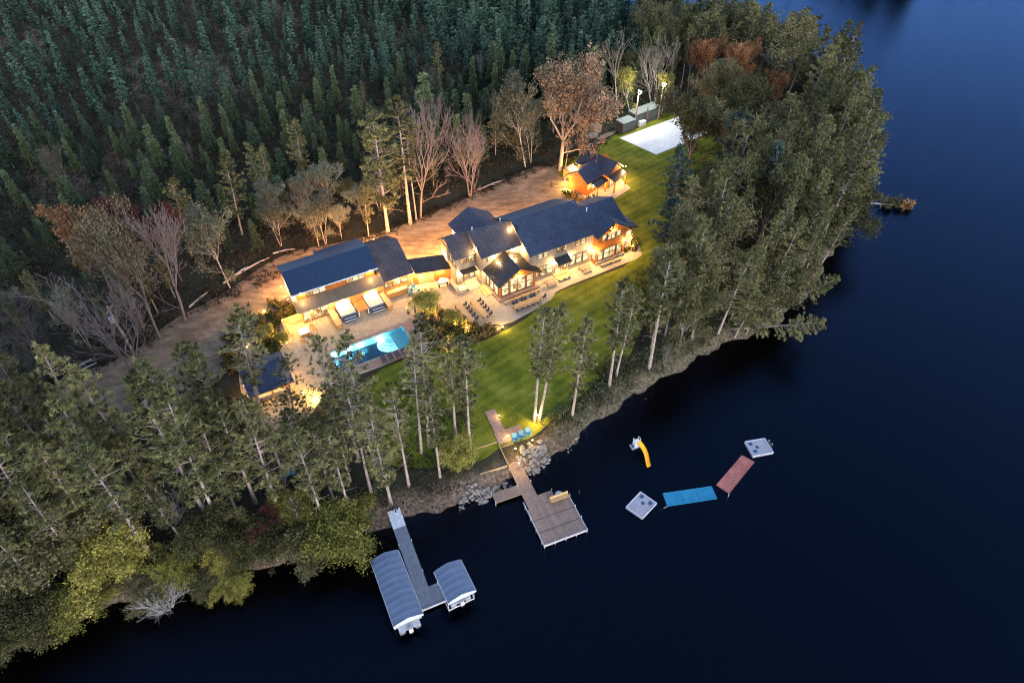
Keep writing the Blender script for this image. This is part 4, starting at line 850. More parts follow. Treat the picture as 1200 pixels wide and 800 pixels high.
def boat_canopy(c, l, w, label, zt=1.55):
    # c: four roof corners px (near shore left, near shore right, lake right, lake left)
    P = [Vector(G(u, v, zt)) for u, v in c]; o = (P[0]+P[1]+P[2]+P[3])/4
    ua = ((P[3]-P[0])+(P[2]-P[1])).normalized(); ub = Vector((-ua.y, ua.x))
    L_ = ((P[3]-P[0]).length+(P[2]-P[1]).length)/2; Wd = ((P[1]-P[0]).length+(P[2]-P[3]).length)/2
    t = thing('boat_canopy', o.x, o.y, 0, math.atan2(ua.y, ua.x), label, 'boat lift')
    n = max(5, int(L_/0.75)); m = MB(); hl, hw = L_/2, Wd/2; prof = [(-1, 0.0), (-0.8, 0.24), (0, 0.62), (0.8, 0.24), (1, 0.0)]
    for k in range(n*4):
        xa_, xb_ = -hl+L_*k/(n*4), -hl+L_*(k+1)/(n*4)
        s = lambda q: -0.03*math.sin(PI*((q+hl)/L_*n % 1))
        za, zb = s(xa_), s(xb_)
        if k % 4 == 3: zb = 0.0
        if k % 4 == 0: za = 0.0
        for i in range(4):
            (y0, h0), (y1, h1) = prof[i], prof[i+1]
            m.add([(xa_, y0*hw, zt+h0+za), (xb_, y0*hw, zt+h0+zb), (xb_, y1*hw, zt+h1+zb), (xa_, y1*hw, zt+h1+za)], [(0, 1, 2, 3)])
    m.build('cover', M['canopy'], t)
    m = MB()
    for s in (-1, 1): m.box(-hl, hl, s*hw-0.02, s*hw+0.02, zt-0.28, zt-0.001); 
    m.build('side_valance', M['canopyedge'], t)
    for xx in (-hl, hl):
        m = MB()
        ps = [(xx, y*hw, zt+h-0.03) for y, h in prof]; m.extr(ps+[(xx, hw, zt-0.3), (xx, -hw, zt-0.3)], (0.03, 0, 0))
        m.build('end_valance', M['canopyedge'], t)
    for x in (-hl*0.75, hl*0.75):
        for y in (-hw*0.92, hw*0.92): MB().tube((x, y, -3), (x, y, zt-0.05), 0.05, n=6).build('lift_post', M['rail'], t)
    MB().bar((-hl*0.75, -hw*0.92, -1.1), (hl*0.75, -hw*0.92, -1.1), 0.1).bar((-hl*0.75, hw*0.92, -1.1), (hl*0.75, hw*0.92, -1.1), 0.1).bar((-hl*.75, -hw*.92, -1.15), (-hl*.75, hw*.92, -1.15), 0.1).bar((hl*.75, -hw*.92, -1.15), (hl*.75, hw*.92, -1.15), 0.1).build('lift_frame', M['rail'], t)
    return t, o, math.atan2(ua.y, ua.x), L_, Wd
A1 = boat_canopy([(435, 657), (466, 644), (496, 716), (461, 737)], 0, 0, 'long blue grey boat canopy with an outboard showing at its lake end')
A2 = boat_canopy([(508.5, 669), (540, 656), (558, 690), (525, 708)], 0, 0, 'short blue grey boat canopy right of the grey dock')
def boat(o, ang, L_, back, label, pont=True):
    t = thing('motor_boat', o.x+math.cos(ang)*back, o.y+math.sin(ang)*back, -0.75, ang, label, 'boat')
    hl = L_/2
    for s in (-1, 1): MB().tube((-hl, s*0.85, -0.25), (hl, s*0.85, -0.25), 0.32, n=12).build('pontoon', M['steel'], t)
    MB().box(-hl, hl, -1.15, 1.15, 0.05, 0.15).build('deck', M['canopyedge'], t)
    m = MB()
    for s in (-1, 1): m.box(-hl+0.3, hl-0.6, s*1.12-0.03, s*1.12+0.03, 0.15, 0.8)
    m.box(-hl+0.3, -hl+0.36, -1.1, 1.1, 0.15, 0.8); m.build('side_panel', M['white'], t)
    MB().box(hl-1.6, hl-0.7, -1.0, 1.0, 0.15, 0.55, bev=0.05).build('seat', M['cushion'], t)
    e = MB().box(hl+0.05, hl+0.5, -0.22, 0.22, 0.15, 0.85, bev=0.08).build('outboard_motor', M['rail'], t); MB().box(hl+0.15, hl+0.35, -0.06, 0.06, -0.9, 0.15).build('drive_leg', M['black'], e)
boat(A1[1], A1[2], 7.0, 0.35, 'pontoon boat under the long canopy, its outboard sticking out'); boat(A2[1], A2[2], 3.4, -0.3, 'small boat under the short canopy')
# ------------------------------------------------------------------ floating toys
def quad_thing(name, px, z, t, mat, label, cat, group=None):
    P = [Vector(G(u, v, z)) for u, v in px]; o = sum(P, Vector((0, 0)))/4
    th = thing(name, o.x, o.y, 0, 0, label, cat, group); pl = [((p.x-o.x), (p.y-o.y)) for p in P]
    if sum(pl[i][0]*pl[(i+1) % 4][1]-pl[(i+1) % 4][0]*pl[i][1] for i in range(4)) < 0: pl = pl[::-1]; P = P[::-1]
    return th, pl
R1px = [(750.5, 575.5), (770, 589), (753, 607), (733.5, 593.5)]; R2px = [(872.5, 517), (896.5, 513), (906.8, 529.8), (882.5, 534.5)]
def raft(px, marks, rail, label):
    t, pl = quad_thing('swim_raft', px, -0.9, 0, 'raft', label, 'raft', 'grey white square rafts')
    MB().prism(pl, -1.35, -0.9).build('body', M['raft'], t)
    c = [Vector(p) for p in pl]
    def at(s, q): return c[0].lerp(c[1], s).lerp(c[3].lerp(c[2], s), q)
    for s, q, r in marks:
        if r == 0:
            p = at(s, q); MB().tube((p.x, p.y, -0.9), (p.x, p.y, -0.885), 0.24, n=14).build('round_pad', M['raftdark'], t)
        else:
            d = 0.09; P = [at(s-d, q-d), at(s+d, q-d), at(s+d, q+d), at(s-d, q+d)]; MB().prism([(p.x, p.y) for p in P], -0.9, -0.886).build('square_pad', M['raftdark'], t)
    rr = MB(); e = [(p.x*0.97, p.y*0.97, -0.89) for p in c]
    for i in range(4): rr.tube(e[i], e[(i+1) % 4], 0.05, n=6)
    rr.build('edge_tube', M['canopyedge'], t)
    m = MB()
    for s in rail[1]:
        p = at(*s); q = p*1.12; m.tube((p.x*.9, p.y*.9, -0.9), (p.x*.95, p.y*.95, -0.35), 0.03).tube((p.x*.95, p.y*.95, -0.35), (q.x, q.y, -0.45), 0.03).tube((q.x, q.y, -0.45), (q.x, q.y, -1.4), 0.03)
    m.build('ladder', M['steel'], t)
import itertools
def uvof(px, u, v):
    # parametric position of a pixel inside the quad used by raft()
    P = [Vector(G(a, b, -0.9)) for a, b in px]; o = sum(P, Vector((0, 0)))/4
    pl = [p-o for p in P]
    if sum(pl[i].x*pl[(i+1) % 4].y-pl[(i+1) % 4].x*pl[i].y for i in range(4)) < 0: pl = pl[::-1]
    q = Vector(G(u, v, -0.9))-o; e1 = pl[1]-pl[0]; e2 = pl[3]-pl[0]; w = q-pl[0]
    det = e1.x*e2.y-e1.y*e2.x
    return ((w.x*e2.y-w.y*e2.x)/det, (e1.x*w.y-e1.y*w.x)/det)
mk = lambda px, L: [(*uvof(px, u, v), r) for u, v, r in L]
raft(R1px, mk(R1px, [(752, 581.5, 1), (762, 589, 1), (753.3, 589, 0)]), (0, [uvof(R1px, 742, 597), uvof(R1px, 746, 600)]), 'square grey white raft with three dark pads, nearest the docks')
raft(R2px, mk(R2px, [(879.5, 520, 1), (885, 528.5, 1), (887.2, 523.5, 0)]), (0, [uvof(R2px, 900, 518), uvof(R2px, 903, 522)]), 'square grey white raft with three dark pads, beyond the red mat')
for nm, px, mt, lb in (('floating_mat', [(776.5, 578), (834, 569.5), (840.5, 584), (782, 593)], 'matblue', 'long rectangular blue foam mat floating on the lake'), ('floating_mat', [(869.5, 533), (884, 541), (854.5, 578), (839.5, 568)], 'matred', 'long rectangular faded red foam mat floating on the lake')):
    t, pl = quad_thing(nm, px, -1.2, 0, mt, lb, 'floating mat')
    MB().prism(pl, -1.27, -1.18).build('foam_sheet', M[mt], t)
    m = MB(); c = [(x*0.99, y*0.985, -1.178) for x, y in pl]
    for i in range(4): m.tube(c[i], c[(i+1) % 4], 0.035, n=5)
    m.build('edge_binding', M[mt], t)
    c = [Vector((x, y, -1.176)) for x, y in pl]; m = MB(); sw = (c[1]-c[0]).length > (c[2]-c[1]).length
    A_, B_, C_, D_ = (c[0], c[1], c[2], c[3]) if sw else (c[1], c[2], c[3], c[0])
    for k in (0.33, 0.66): MB().tube(A_.lerp(B_, k), D_.lerp(C_, k), 0.018, n=4).build('seam', M['trim'], t)
    e_ = A_*1.0; MB().tube(e_, e_*1.35+Vector((0, 0, 0.2)), 0.03, n=5).build('tether_rope', M['canopyedge'], t)
# slide
sx, sy = G(746, 522, -1); ex_, ey_ = G(762, 546, -1.1)
t = thing('water_slide', sx, sy, 0, math.atan2(ey_-sy, ex_-sx), 'yellow curved slide on a small white platform in the water', 'slide')
Ls = math.hypot(ex_-sx, ey_-sy)
m = MB()
for i in range(14):
    k0, k1 = i/14, (i+1)/14
    def c(k): return Vector((0.2+k*(Ls-0.2), 0.28*math.sin(k*PI*1.3), -0.0-1.1*(1-(1-k)**1.6)))
    p, q = c(k0), c(k1); hw = 0.3
    for y0, h0, y1, h1 in ((-hw, 0.2, -hw*0.8, 0), (-hw*0.8, 0, hw*0.8, 0), (hw*0.8, 0, hw, 0.2)):
        m.add([(p.x, p.y+y0, p.z+h0), (q.x, q.y+y0, q.z+h0), (q.x, q.y+y1, q.z+h1), (p.x, p.y+y1, p.z+h1)], [(0, 1, 2, 3)])
        m.add([(p.x, p.y+y0, p.z+h0-0.06), (q.x, q.y+y0, q.z+h0-0.06), (q.x, q.y+y1, q.z+h1-0.06), (p.x, p.y+y1, p.z+h1-0.06)], [(3, 2, 1, 0)])
m.build('chute', M['yellow'], t, smooth=True)
MB().box(-0.55, 0.25, -0.75, 0.75, -1.35, -1.1).build('platform', M['raft'], t)
m = MB(); m.box(-0.35, 0.2, -0.35, 0.35, -1.1, -0.05); m.build('ladder_box', M['white'], t)
m = MB()
for y in (-0.45, 0.45): m.box(-0.4, 0.0, y-0.13, y+0.13, -1.09, -0.95)
m.build('step_pad', M['raftdark'], t)
for y in (-0.36, 0.36): MB().tube((0.1, y, -0.1), (0.1, y, 0.4), 0.03).tube((0.1, y, 0.4), (-0.4, y, 0.3), 0.03).tube((-0.4, y, 0.3), (-0.4, y, -1.1), 0.03).build('handrail', M['white'], t)
# ------------------------------------------------------------------ small things among the trees
x, y = G(338, 555, 0.3); t = thing('overturned_boat', x, y, hz(x, y)+0.15, 0.5, 'small blue boat lying on the forest floor among the pines', 'boat')
MB().extr([(-1.7, -0.4, 0), (1.4, -0.45, 0), (2.0, 0, 0), (1.4, 0.45, 0), (-1.7, 0.4, 0)], (0, 0, 0.35)).build('hull', M['matblue'], t); MB().box(-1.6, 1.3, -0.15, 0.15, 0.35, 0.42).build('keel', M['cyan'], t)
x, y = G(20, 556, 0.3); t = thing('tarpaulin_cover', x, y, hz(x, y), 0.3, 'pale blue tarpaulin over a pile seen through the left pines', 'tarpaulin')
MB().extr([(-1.3, -0.9, 0), (1.3, -0.9, 0), (0.9, -0.5, 1.3), (-0.9, -0.5, 1.3)], (0, 1.4, 0)).build('sheet', M['canopyedge'], t)
# utility pole
x, y = G(157, 414); t = thing('utility_pole', x, y, hz(x, y), 0, 'grey utility pole with a pale transformer can beside the gravel yard', 'pole')
MB().tube((0, 0, 0), (-0.2, 0, 9), 0.17, 0.12, 10).build('pole', M['bark_pale'], t); MB().tube((-0.45, -0.2, 6.2), (-0.45, -0.2, 7.1), 0.26, n=12).build('transformer', M['canopyedge'], t); MB().box(-0.25, 0.05, -0.9, 0.9, 8.4, 8.55).build('crossarm', M['pole'], t)
# fallen logs along the drive
for u0, v0, u1, v1, lb in ((320, 298, 346, 293, 'pale fallen birch log at the drive edge behind the guest house'), (286, 318, 316, 303, 'long grey fallen log left of the guest house drive'), (274, 325, 292, 313, 'thin fallen log touching the leaning grey tree'), (222, 361, 246, 342, 'grey fallen log beside the foot of the bare tree'), (262, 333, 284, 320, 'short broken log on the drive edge'), (84, 436, 112, 420, 'grey brush log on the gravel yard, upper one'), (84, 443, 114, 426, 'grey brush log on the gravel yard, lower one'), (560, 224, 590, 212, 'dark log at the drive edge below the birches')):
    x0, y0 = G(u0, v0); x1, y1 = G(u1, v1); t = thing('fallen_log', x0, y0, 0.1, 0, lb, 'log', 'fallen logs along the drive')
    mx_, my_ = (x1-x0), (y1-y0)
    MB().tube((0, 0, 0.1), (mx_*0.6, my_*0.6+0.2, 0.16), 0.17, 0.14, 8).tube((mx_*0.6, my_*0.6+0.2, 0.16), (mx_, my_, 0.1), 0.14, 0.07, 8).build('trunk', M['bark_pale'], t); MB().tube((mx_*0.5, my_*0.5, 0.2), (mx_*0.5+0.9, my_*0.5-0.7, 0.5), 0.06, 0.02, 5).build('branch', M['bark_pale'], t)
# fallen tree in the lake
x0, y0 = 64.5, 111.5; t = thing('fallen_tree', x0, y0, -1.0, 0, 'fallen tree lying in the lake with yellow tipped foliage at its end', 'fallen tree')
MB().tube((0, 0, 0.2), (9, -1.2, 0.0), 0.22, 0.08, 8).build('trunk', M['bark_pale'], t)
FALLEN = t
x, y = G(160, 440)
# ------------------------------------------------------------------ trees
def limb(mb, p0, d, L, r0, r1, segs, rng, wander=0.15, up=0.0, n=6):
    p = Vector(p0); d = Vector(d).normalized(); pts = [p.copy()]
    for i in range(segs):
        d = (d+Vector((rng.uniform(-1, 1), rng.uniform(-1, 1), rng.uniform(-1, 1)))*wander+Vector((0, 0, up))).normalized()
        q = p+d*(L/segs); ra = r0+(r1-r0)*i/segs; rb = r0+(r1-r0)*(i+1)/segs
        mb.tube(p, q, ra, rb, n, caps=False); p = q; pts.append(p.copy())
    return pts, d
def tri_cards(C, D, ln, wd, k, rng, spread=1.0, flat=0.0):
    # C (N,3) clump centres, D (N,3) main direction; k narrow triangles each
    N = len(C); C = np.repeat(C, k, 0); D = np.repeat(D, k, 0)
    R = rng.normal(size=(N*k, 3)); R[:, 2] *= (1-flat)
    d = D+R*spread; d /= np.linalg.norm(d, axis=1, keepdims=True)+1e-9
    s = np.cross(d, rng.normal(size=(N*k, 3))); s /= np.linalg.norm(s, axis=1, keepdims=True)+1e-9
    l = ln*rng.uniform(0.6, 1.3, (N*k, 1)); w = wd*rng.uniform(0.7, 1.3, (N*k, 1))
    b = C+rng.normal(size=(N*k, 3))*ln*0.15
    V = np.stack([b-s*w*0.5, b+s*w*0.5, b+d*l+s*w*0.22, b+d*l-s*w*0.22], 1).reshape(-1, 3)
    F = np.arange(N*k*4).reshape(-1, 4); return V, F
def protos_root(name): return thing(name, 0, 0, 0)
def make_pine(seed, H=20.0, start=0.42, R=2.6, mat='f_pine', bark='bark_pine', dense=1.0, lean=0.0, dead=0.3, top=1.0):
    rng = random.Random(seed); nr = np.random.default_rng(seed)
    root = thing('pine_tree', 0, 0, 0); tb = MB(); tr = 0.0118*H
    pts = []; n = 8; bx_, by_ = rng.uniform(-.3, .3), rng.uniform(-.3, .3)
    for i in range(n+1):
        k = i/n; pts.append(Vector((bx_*math.sin(k*3)*k+lean*k*k*H*0.2, by_*math.sin(k*2.4)*k, H*k*0.97)))
    for i in range(n): tb.tube(pts[i], pts[i+1], tr*(1-0.88*i/n)*(1.15 if i == 0 else 1), tr*(1-0.88*(i+1)/n), 8, caps=False)
    def axis(h):
        k = min(0.999, h/(H*0.97))*n; i = int(k); return pts[i].lerp(pts[i+1], k-i)
    C = []; D = []; h = H*start*0.55; db = H*start
    tw = MB()
    while h < db:      # dead stubs
        if rng.random() < dead*2:
            a = rng.uniform(0, 2*PI); L = rng.uniform(0.5, 2.2); limb(tb, axis(h), (math.cos(a), math.sin(a), -0.05), L, 0.035, 0.01, 3, rng, 0.2, 0, 3)
        h += 0.4
    h = db
    side = rng.uniform(0, 2*PI)
    while h < H*0.985:
        k = (h-db)/(H-db); prof = (math.sin(min(1, k*1.35+0.22)*PI*0.5) if k < 0.45 else 1.0)*(1-k**2.4)**0.75
        for j in range(rng.randint(3, 5)):
            a = rng.uniform(0, 2*PI); L = R*prof*rng.uniform(0.5, 1.25)*(1+0.2*math.cos(a-side))+0.35
            if rng.random() < 0.12: continue
            el = rng.uniform(-0.1, 0.3)+0.55*k*k
            st = axis(h+rng.uniform(-.2, .2)); bp, _ = limb(tb, st, (math.cos(a), math.sin(a), el), L, 0.02+0.018*L, 0.012, 3, rng, 0.12, 0.05, 3)
            m = int(2+L*1.55*dense) if dense > 0.3 else 1+(rng.random() < 0.6)
            for q in range(m):
                f = 1-(rng.random()**1.5)*0.75; f *= 3; i = min(2, int(f)); p = bp[i].lerp(bp[i+1], f-i)
                o = rng.uniform(-1, 1)*0.36*L*(0.4+0.6*(1-f/3)); p = p+Vector((-math.sin(a)*o, math.cos(a)*o, rng.uniform(-.12, .2)))
                C.append(p); D.append((math.cos(a)*0.5, math.sin(a)*0.5, 0.5))
        h += rng.uniform(0.38, 0.62)*H/20
    for q in range(int(8*top)): C.append(Vector((rng.uniform(-.4, .4), rng.uniform(-.4, .4), 0))+axis(H*rng.uniform(.93, .99))); D.append((0, 0, 1))
    C = np.array([tuple(c) for c in C]); D = np.array(D)
    V, F = tri_cards(C, D, 0.33, 0.105, 17, nr, 0.8, 0.15)
    tc = np.clip(0.5+0.3*nr.normal(size=len(C))+0.35*(np.hypot(C[:, 0], C[:, 1])/R-0.6), 0, 1); tint = np.repeat(tc, 17*4)  # outer tufts tinted lighter, inner ones darker: crown shade put into the colour
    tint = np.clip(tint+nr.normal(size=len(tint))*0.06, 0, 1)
    tb.build('trunk', M[bark], root, smooth=True); npmesh('crown', V, F, M[mat], root, tint); return root
def make_spruce(seed, H=10.0, R=1.6, mat='f_spruce', k=7, lay=26, br=8):
    rng = random.Random(seed); nr = np.random.default_rng(seed); root = thing('spruce_tree', 0, 0, 0)
    tb = MB().tube((0, 0, 0), (0, 0, H*0.95), 0.012*H, 0.02, 6, caps=False); tb.build('trunk', M['bark_grey'], root)
    C = []; D = []
    for i in range(lay):
        t = (i+rng.random()*0.6)/lay; h = H*(0.12+0.86*t); r = R*((1-t)**0.85)*rng.uniform(0.75, 1.15)+0.08
        for j in range(max(3, int(br*(1-t*0.6)))):
            a = rng.uniform(0, 2*PI); rr = r*rng.uniform(0.65, 1.2)
            for f in (0.35, 0.65, 0.95):
                if f*rr < 0.12 and f < 0.9: continue
                C.append((math.cos(a)*rr*f, math.sin(a)*rr*f, h-rr*f*0.28)); D.append((math.cos(a), math.sin(a), -0.1))
    C = np.array(C); D = np.array(D); V, F = tri_cards(C, D, 0.42, 0.17, k, nr, 0.6, 0.4)
    tc = np.clip(0.45+0.2*nr.normal(size=len(C))+0.35*(C[:, 2]/H-0.5), 0, 1)  # tint rises with height: light from above put into the needle colour
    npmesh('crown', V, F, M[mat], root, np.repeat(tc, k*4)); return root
def grow(tb, p, d, L, r, depth, rng, tips, spread=0.55, up=0.12, shrink=0.72, twig=0.012, nb=(2, 3)):
    pts, dd = limb(tb, p, d, L, r, max(twig, r*0.68), 3 if depth > 1 else 2, rng, 0.14, up*0.5, 6 if depth > 3 else 3)
    if depth == 0: tips.append((pts[-1], dd)); return
    if depth <= 2: tips.append((pts[-1], dd))
    for i in range(rng.randint(*nb)):
        a = rng.uniform(0, 2*PI); q = dd.to_track_quat('Z', 'Y'); nd = q @ Vector((math.cos(a)*spread, math.sin(a)*spread, 1)); nd.z += up
        grow(tb, pts[-1], nd, L*shrink*rng.uniform(0.75, 1.2), max(twig, r*0.62), depth-1, rng, tips, spread*1.04, up, shrink, twig, nb)
    if depth > 1 and rng.random() < 0.8:
        a = rng.uniform(0, 2*PI); q = dd.to_track_quat('Z', 'Y'); nd = q @ Vector((math.cos(a), math.sin(a), 0.6)); grow(tb, pts[1], nd, L*shrink*0.85, max(twig, r*0.5), depth-2, rng, tips, spread, up, shrink, twig, nb)
def make_broad(seed, H=15.0, trunk=0.4, mat='f_leaf', bark='bark_grey', stems=1, depth=5, spread=0.55, leaf=26, lsz=0.34, twig=0.018, up=0.15, name='leafy_tree', r=None, clump=0.55, shrink=0.74, vase=0.15):
    rng = random.Random(seed); nr = np.random.default_rng(seed); root = thing(name, 0, 0, 0); tb = MB(); tips = []
    for s in range(stems):
        a = 2*PI*s/max(1, stems)+rng.random(); d = (math.cos(a)*vase*(stems > 1)+rng.uniform(-.05, .05), math.sin(a)*vase*(stems > 1)+rng.uniform(-.05, .05), 1)
        r0 = (r or 0.016*H)/(1 if stems == 1 else 1.4)
        pts, dd = limb(tb, (math.cos(a)*0.15*(stems > 1), math.sin(a)*0.15*(stems > 1), -0.1), d, H*trunk*rng.uniform(.85, 1.1), r0, r0*0.72, 5, rng, 0.04, 0.02, 8)
        base = pts[-1]; L0 = H*(1-trunk)*0.36
        for i in range(3 if depth > 3 else 2):
            a2 = 2*PI*i/3+rng.random(); q = Vector((math.cos(a2)*spread, math.sin(a2)*spread, 1)); grow(tb, base, q, L0*rng.uniform(.85, 1.15), r0*0.55, depth-1, rng, tips, spread, up, shrink, twig)
        grow(tb, base, dd, L0, r0*0.6, depth-1, rng, tips, spread*0.8, up, shrink, twig)
        for f in (2, 3):
            if rng.random() < 0.6: a2 = rng.uniform(0, 2*PI); grow(tb, pts[f], (math.cos(a2), math.sin(a2), 0.5), L0*0.7, r0*0.3, depth-3, rng, tips, spread, up, shrink, twig)
    zmax = max(t[0].z for t in tips); k = H/zmax
    tb.v = [(x*k, y*k, z*k) for x, y, z in tb.v]
    tb.build('trunk' if leaf else 'branches', M[bark], root, smooth=True)
    if leaf:
        C = np.array([tuple(t[0]*k) for t in tips]); D = np.array([tuple(t[1]) for t in tips])
        C = np.repeat(C, 2, 0)+nr.normal(size=(len(C)*2, 3))*clump*0.6; D = np.repeat(D, 2, 0)*0.4; D[:, 2] += 0.3
        V, F = tri_cards(C, D, lsz, lsz*0.75, leaf//2, nr, 0.9)
        cl = nr.normal(size=(V.shape[0]//4, 3))*clump*0.55; V = V+np.repeat(cl, 4, 0)
        tc = np.clip(0.5+0.22*nr.normal(size=len(C)), 0, 1); npmesh('crown', V, F, M[mat], root, np.clip(np.repeat(tc, (leaf//2)*4)+np.repeat(nr.normal(size=len(V)//4)*0.1, 4), 0, 1))
    return root
PROTO_H = {}
def reg(key, o, H): PROTO_H.setdefault(key, []).append([o, H, False]); o['_h'] = H
for s in range(7): reg('pine', make_pine(100+s, 20, [0.32, 0.40, 0.28, 0.44, 0.36, 0.25, 0.40][s], [2.3, 2.1, 2.6, 1.9, 2.4, 2.7, 2.1][s]), 20)
for s in range(3): reg('fullpine', make_pine(140+s, 18, 0.24, [2.5, 2.2, 2.7][s], dense=1.15), 18)
for s in range(2): reg('bluepine', make_pine(120+s, 18, 0.28, 3.3, 'f_bluepine', dense=1.25), 18)
for s in range(3): reg('sparsepine', make_pine(160+s, 20, 0.5, 2.4, dense=0.2, dead=0.4), 20)
reg('dim', make_broad(361, 15, 0.4, 'f_dim', 'bark_grey', 1, 5, 0.5, 12, 0.24, name='leafy_tree'), 15)
for s in range(2): reg('deadpine', make_pine(130+s, 17, 0.62, 2.0, dead=0.9, dense=0.8, bark='bark_pale'), 17)
for s in range(6): reg('spruce', make_spruce(200+s, 10, [1.15, 1.4, 1.0, 1.25, 1.6, 1.1][s]), 10)
reg('birch', make_broad(301, 14, 0.42, 'f_grey', 'bark_pale', 1, 5, 0.4, 16, 0.26, name='birch_tree', r=0.14), 14)
reg('birch', make_broad(302, 14, 0.42, 'f_grey', 'bark_pale', 2, 4, 0.4, 20, 0.26, name='birch_tree', r=0.14), 14)
reg('oak', make_broad(311, 20, 0.36, 'f_brown', 'bark_pine', 1, 6, 0.62, 26, 0.27, name='oak_tree', r=0.42, twig=0.02), 20)
for s in range(2): reg('leafy', make_broad(320+s, 15, 0.34, 'f_leaf', 'bark_grey', 1, 5, 0.6, 36, 0.25), 15)
for s in range(3): reg('yellow', make_broad(330+s, 7, 0.15, 'f_yellow', 'bark_dark', 3, 4, 0.6, 54, 0.19, name='yellow_shrub', r=0.1, clump=0.5, up=0.1), 7)
reg('green', make_broad(336, 7, 0.15, 'f_leaf', 'bark_dark', 3, 4, 0.6, 54, 0.19, name='green_shrub', r=0.1, clump=0.5), 7)
reg('yellowtree', make_broad(340, 11, 0.4, 'f_yellow', 'bark_pale', 1, 4, 0.42, 40, 0.21, name='yellow_tree', r=0.14), 11)
reg('orange', make_broad(345, 14, 0.4, 'f_orange', 'bark_grey', 1, 5, 0.6, 34, 0.25, name='orange_tree'), 14)
reg('red', make_broad(346, 14, 0.4, 'f_red', 'bark_grey', 1, 5, 0.6, 30, 0.25, name='red_tree'), 14)
reg('bare', make_broad(350, 17, 0.32, None, 'bark_twig', 1, 6, 0.36, 0, name='bare_tree', r=0.26, twig=0.018, shrink=0.76), 17)
reg('bare', make_broad(351, 17, 0.36, None, 'bark_twig', 1, 6, 0.42, 0, name='bare_tree', r=0.24, twig=0.02), 17)
reg('barewide', make_broad(352, 16, 0.22, None, 'bark_twig', 2, 6, 0.5, 0, name='bare_tree', r=0.36, twig=0.018), 16)
reg('dead', make_broad(353, 16, 0.5, None, 'bark_grey', 1, 4, 0.4, 0, name='dead_tree', r=0.17, twig=0.022), 16)
reg('dead', make_broad(354, 16, 0.3, None, 'bark_grey', 3, 4, 0.32, 0, name='dead_tree', r=0.2, twig=0.022), 16)
reg('bareshrub', make_broad(355, 4, 0.12, None, 'bark_pale', 5, 4, 0.6, 0, name='bare_shrub', r=0.07, twig=0.012, vase=0.5), 4)
CATS = {'spruce': 'tree', 'yellow': 'shrub', 'green': 'shrub', 'bareshrub': 'shrub'}
TREES = []
def plant(key, x, y, h, label, group=None, tilt=(0, 0), w=1.0, pick=None, rz=None, z=None):
    lst = PROTO_H[key]; e = lst[(pick if pick is not None else random.randrange(len(lst))) % len(lst)]
    z = hz(x, y)-0.05 if z is None else z; rz = random.uniform(0, 2*PI) if rz is None else rz
    if not e[2]: o = e[0]; e[2] = True; o.location = (x, y, z)
    else: o = dup(e[0], x, y, z); 
    for kk in ('group', 'label'):
        if kk in o: del o[kk]
    o.rotation_mode = 'XYZ'; o.rotation_euler = (tilt[0], tilt[1], rz) if tilt != (0, 0) else (0, 0, rz)
    k = h/e[1]; o.scale = (k*w, k*w, k)
    tag(o, label, CATS.get(key, 'tree'), group); TREES.append((x, y, h)); return o
def solve(bu, bv, tu, tv):
    x, y = G(bu, bv); lo, hi = 1.0, 45.0
    for _ in range(40):
        m = (lo+hi)/2
        if PJ(x, y, m)[1] > tv: lo = m
        else: hi = m
    h = lo; X2 = G(tu, tv, h)[0]; return x, y, h, math.atan2(X2-x, h)
def ptree(key, bu, bv, tu, tv, label, group=None, w=1.0, pick=None):
    x, y, h, tl = solve(bu, bv, tu, tv); tl = max(-0.6, min(0.6, tl))
    o = plant(key, x, y, h/math.cos(tl), label, group, w=w, pick=pick)
    if abs(tl) > 0.03: o.rotation_mode = 'ZYX'; o.rotation_mode = 'XYZ'; from_e = o.rotation_euler[2]; import mathutils; q = mathutils.Quaternion((0, 1, 0), tl) @ mathutils.Quaternion((0, 0, 1), from_e); o.rotation_euler = q.to_euler('XYZ')
    return o
# -- along the drive, behind the buildings
ptree('fullpine', 455, 272, 438, 132, 'tall dense pine at the drive edge, just left of the long trunked pine', w=1.25, pick=0)
ptree('pine', 481, 262.5, 463, 112, 'tall pine with a long lit trunk left of the purple bare tree', w=1.2, pick=1)
ptree('pine', 488, 258, 476, 150, 'thin pine trunk tight beside the purple bare tree', w=0.8, pick=3)
ptree('bare', 493, 255.5, 493, 116, 'bare purple grey tree standing beside the tall pines on the drive', w=0.85, pick=0)
ptree('barewide', 551, 231, 540, 124, 'bare purple tree with twin trunks alone at the drive edge', w=0.75)
ptree('birch', 616, 197, 594, 92, 'pale leaning birch left of the brown oak, the taller one', w=0.9, pick=0)
ptree('birch', 622, 191, 618, 122, 'slim pale birch left of the brown oak, the shorter one', w=0.8, pick=1)
ptree('oak', 656, 200, 660, 60, 'great rust brown oak with one thick pale trunk left of the cabin', w=1.0)
ptree('dead', 661, 204, 668, 160, 'thin pale dead tree leaning beside the thick oak trunk', w=0.8, pick=0)
ptree('dead', 724, 142, 716, 36, 'tall pale dead tree left of the containers', w=0.9, pick=0)
ptree('yellowtree', 739, 137, 733, 82, 'yellow leaved birch behind the grey containers', w=0.9)
ptree('dead', 766, 131, 760, 42, 'pale many stemmed dead tree behind the far floodlight', w=1.0, pick=1)
ptree('yellowtree', 775, 134, 781, 88, 'bright yellow tree lit by the far floodlight', w=0.9)
ptree('dead', 790, 122, 786, 40, 'tall dead tree right of the far floodlight', w=0.9, pick=0)
ptree('dead', 806, 112, 812, 45, 'pale dead tree left of the orange crowns', w=0.8, pick=0)
ptree('orange', 828, 118, 831, 45, 'orange brown tree, leftmost of the orange crowns above the court', w=0.8)
ptree('orange', 868, 125, 872, 52, 'orange brown tree in the middle of the orange crowns above the court', w=0.75)
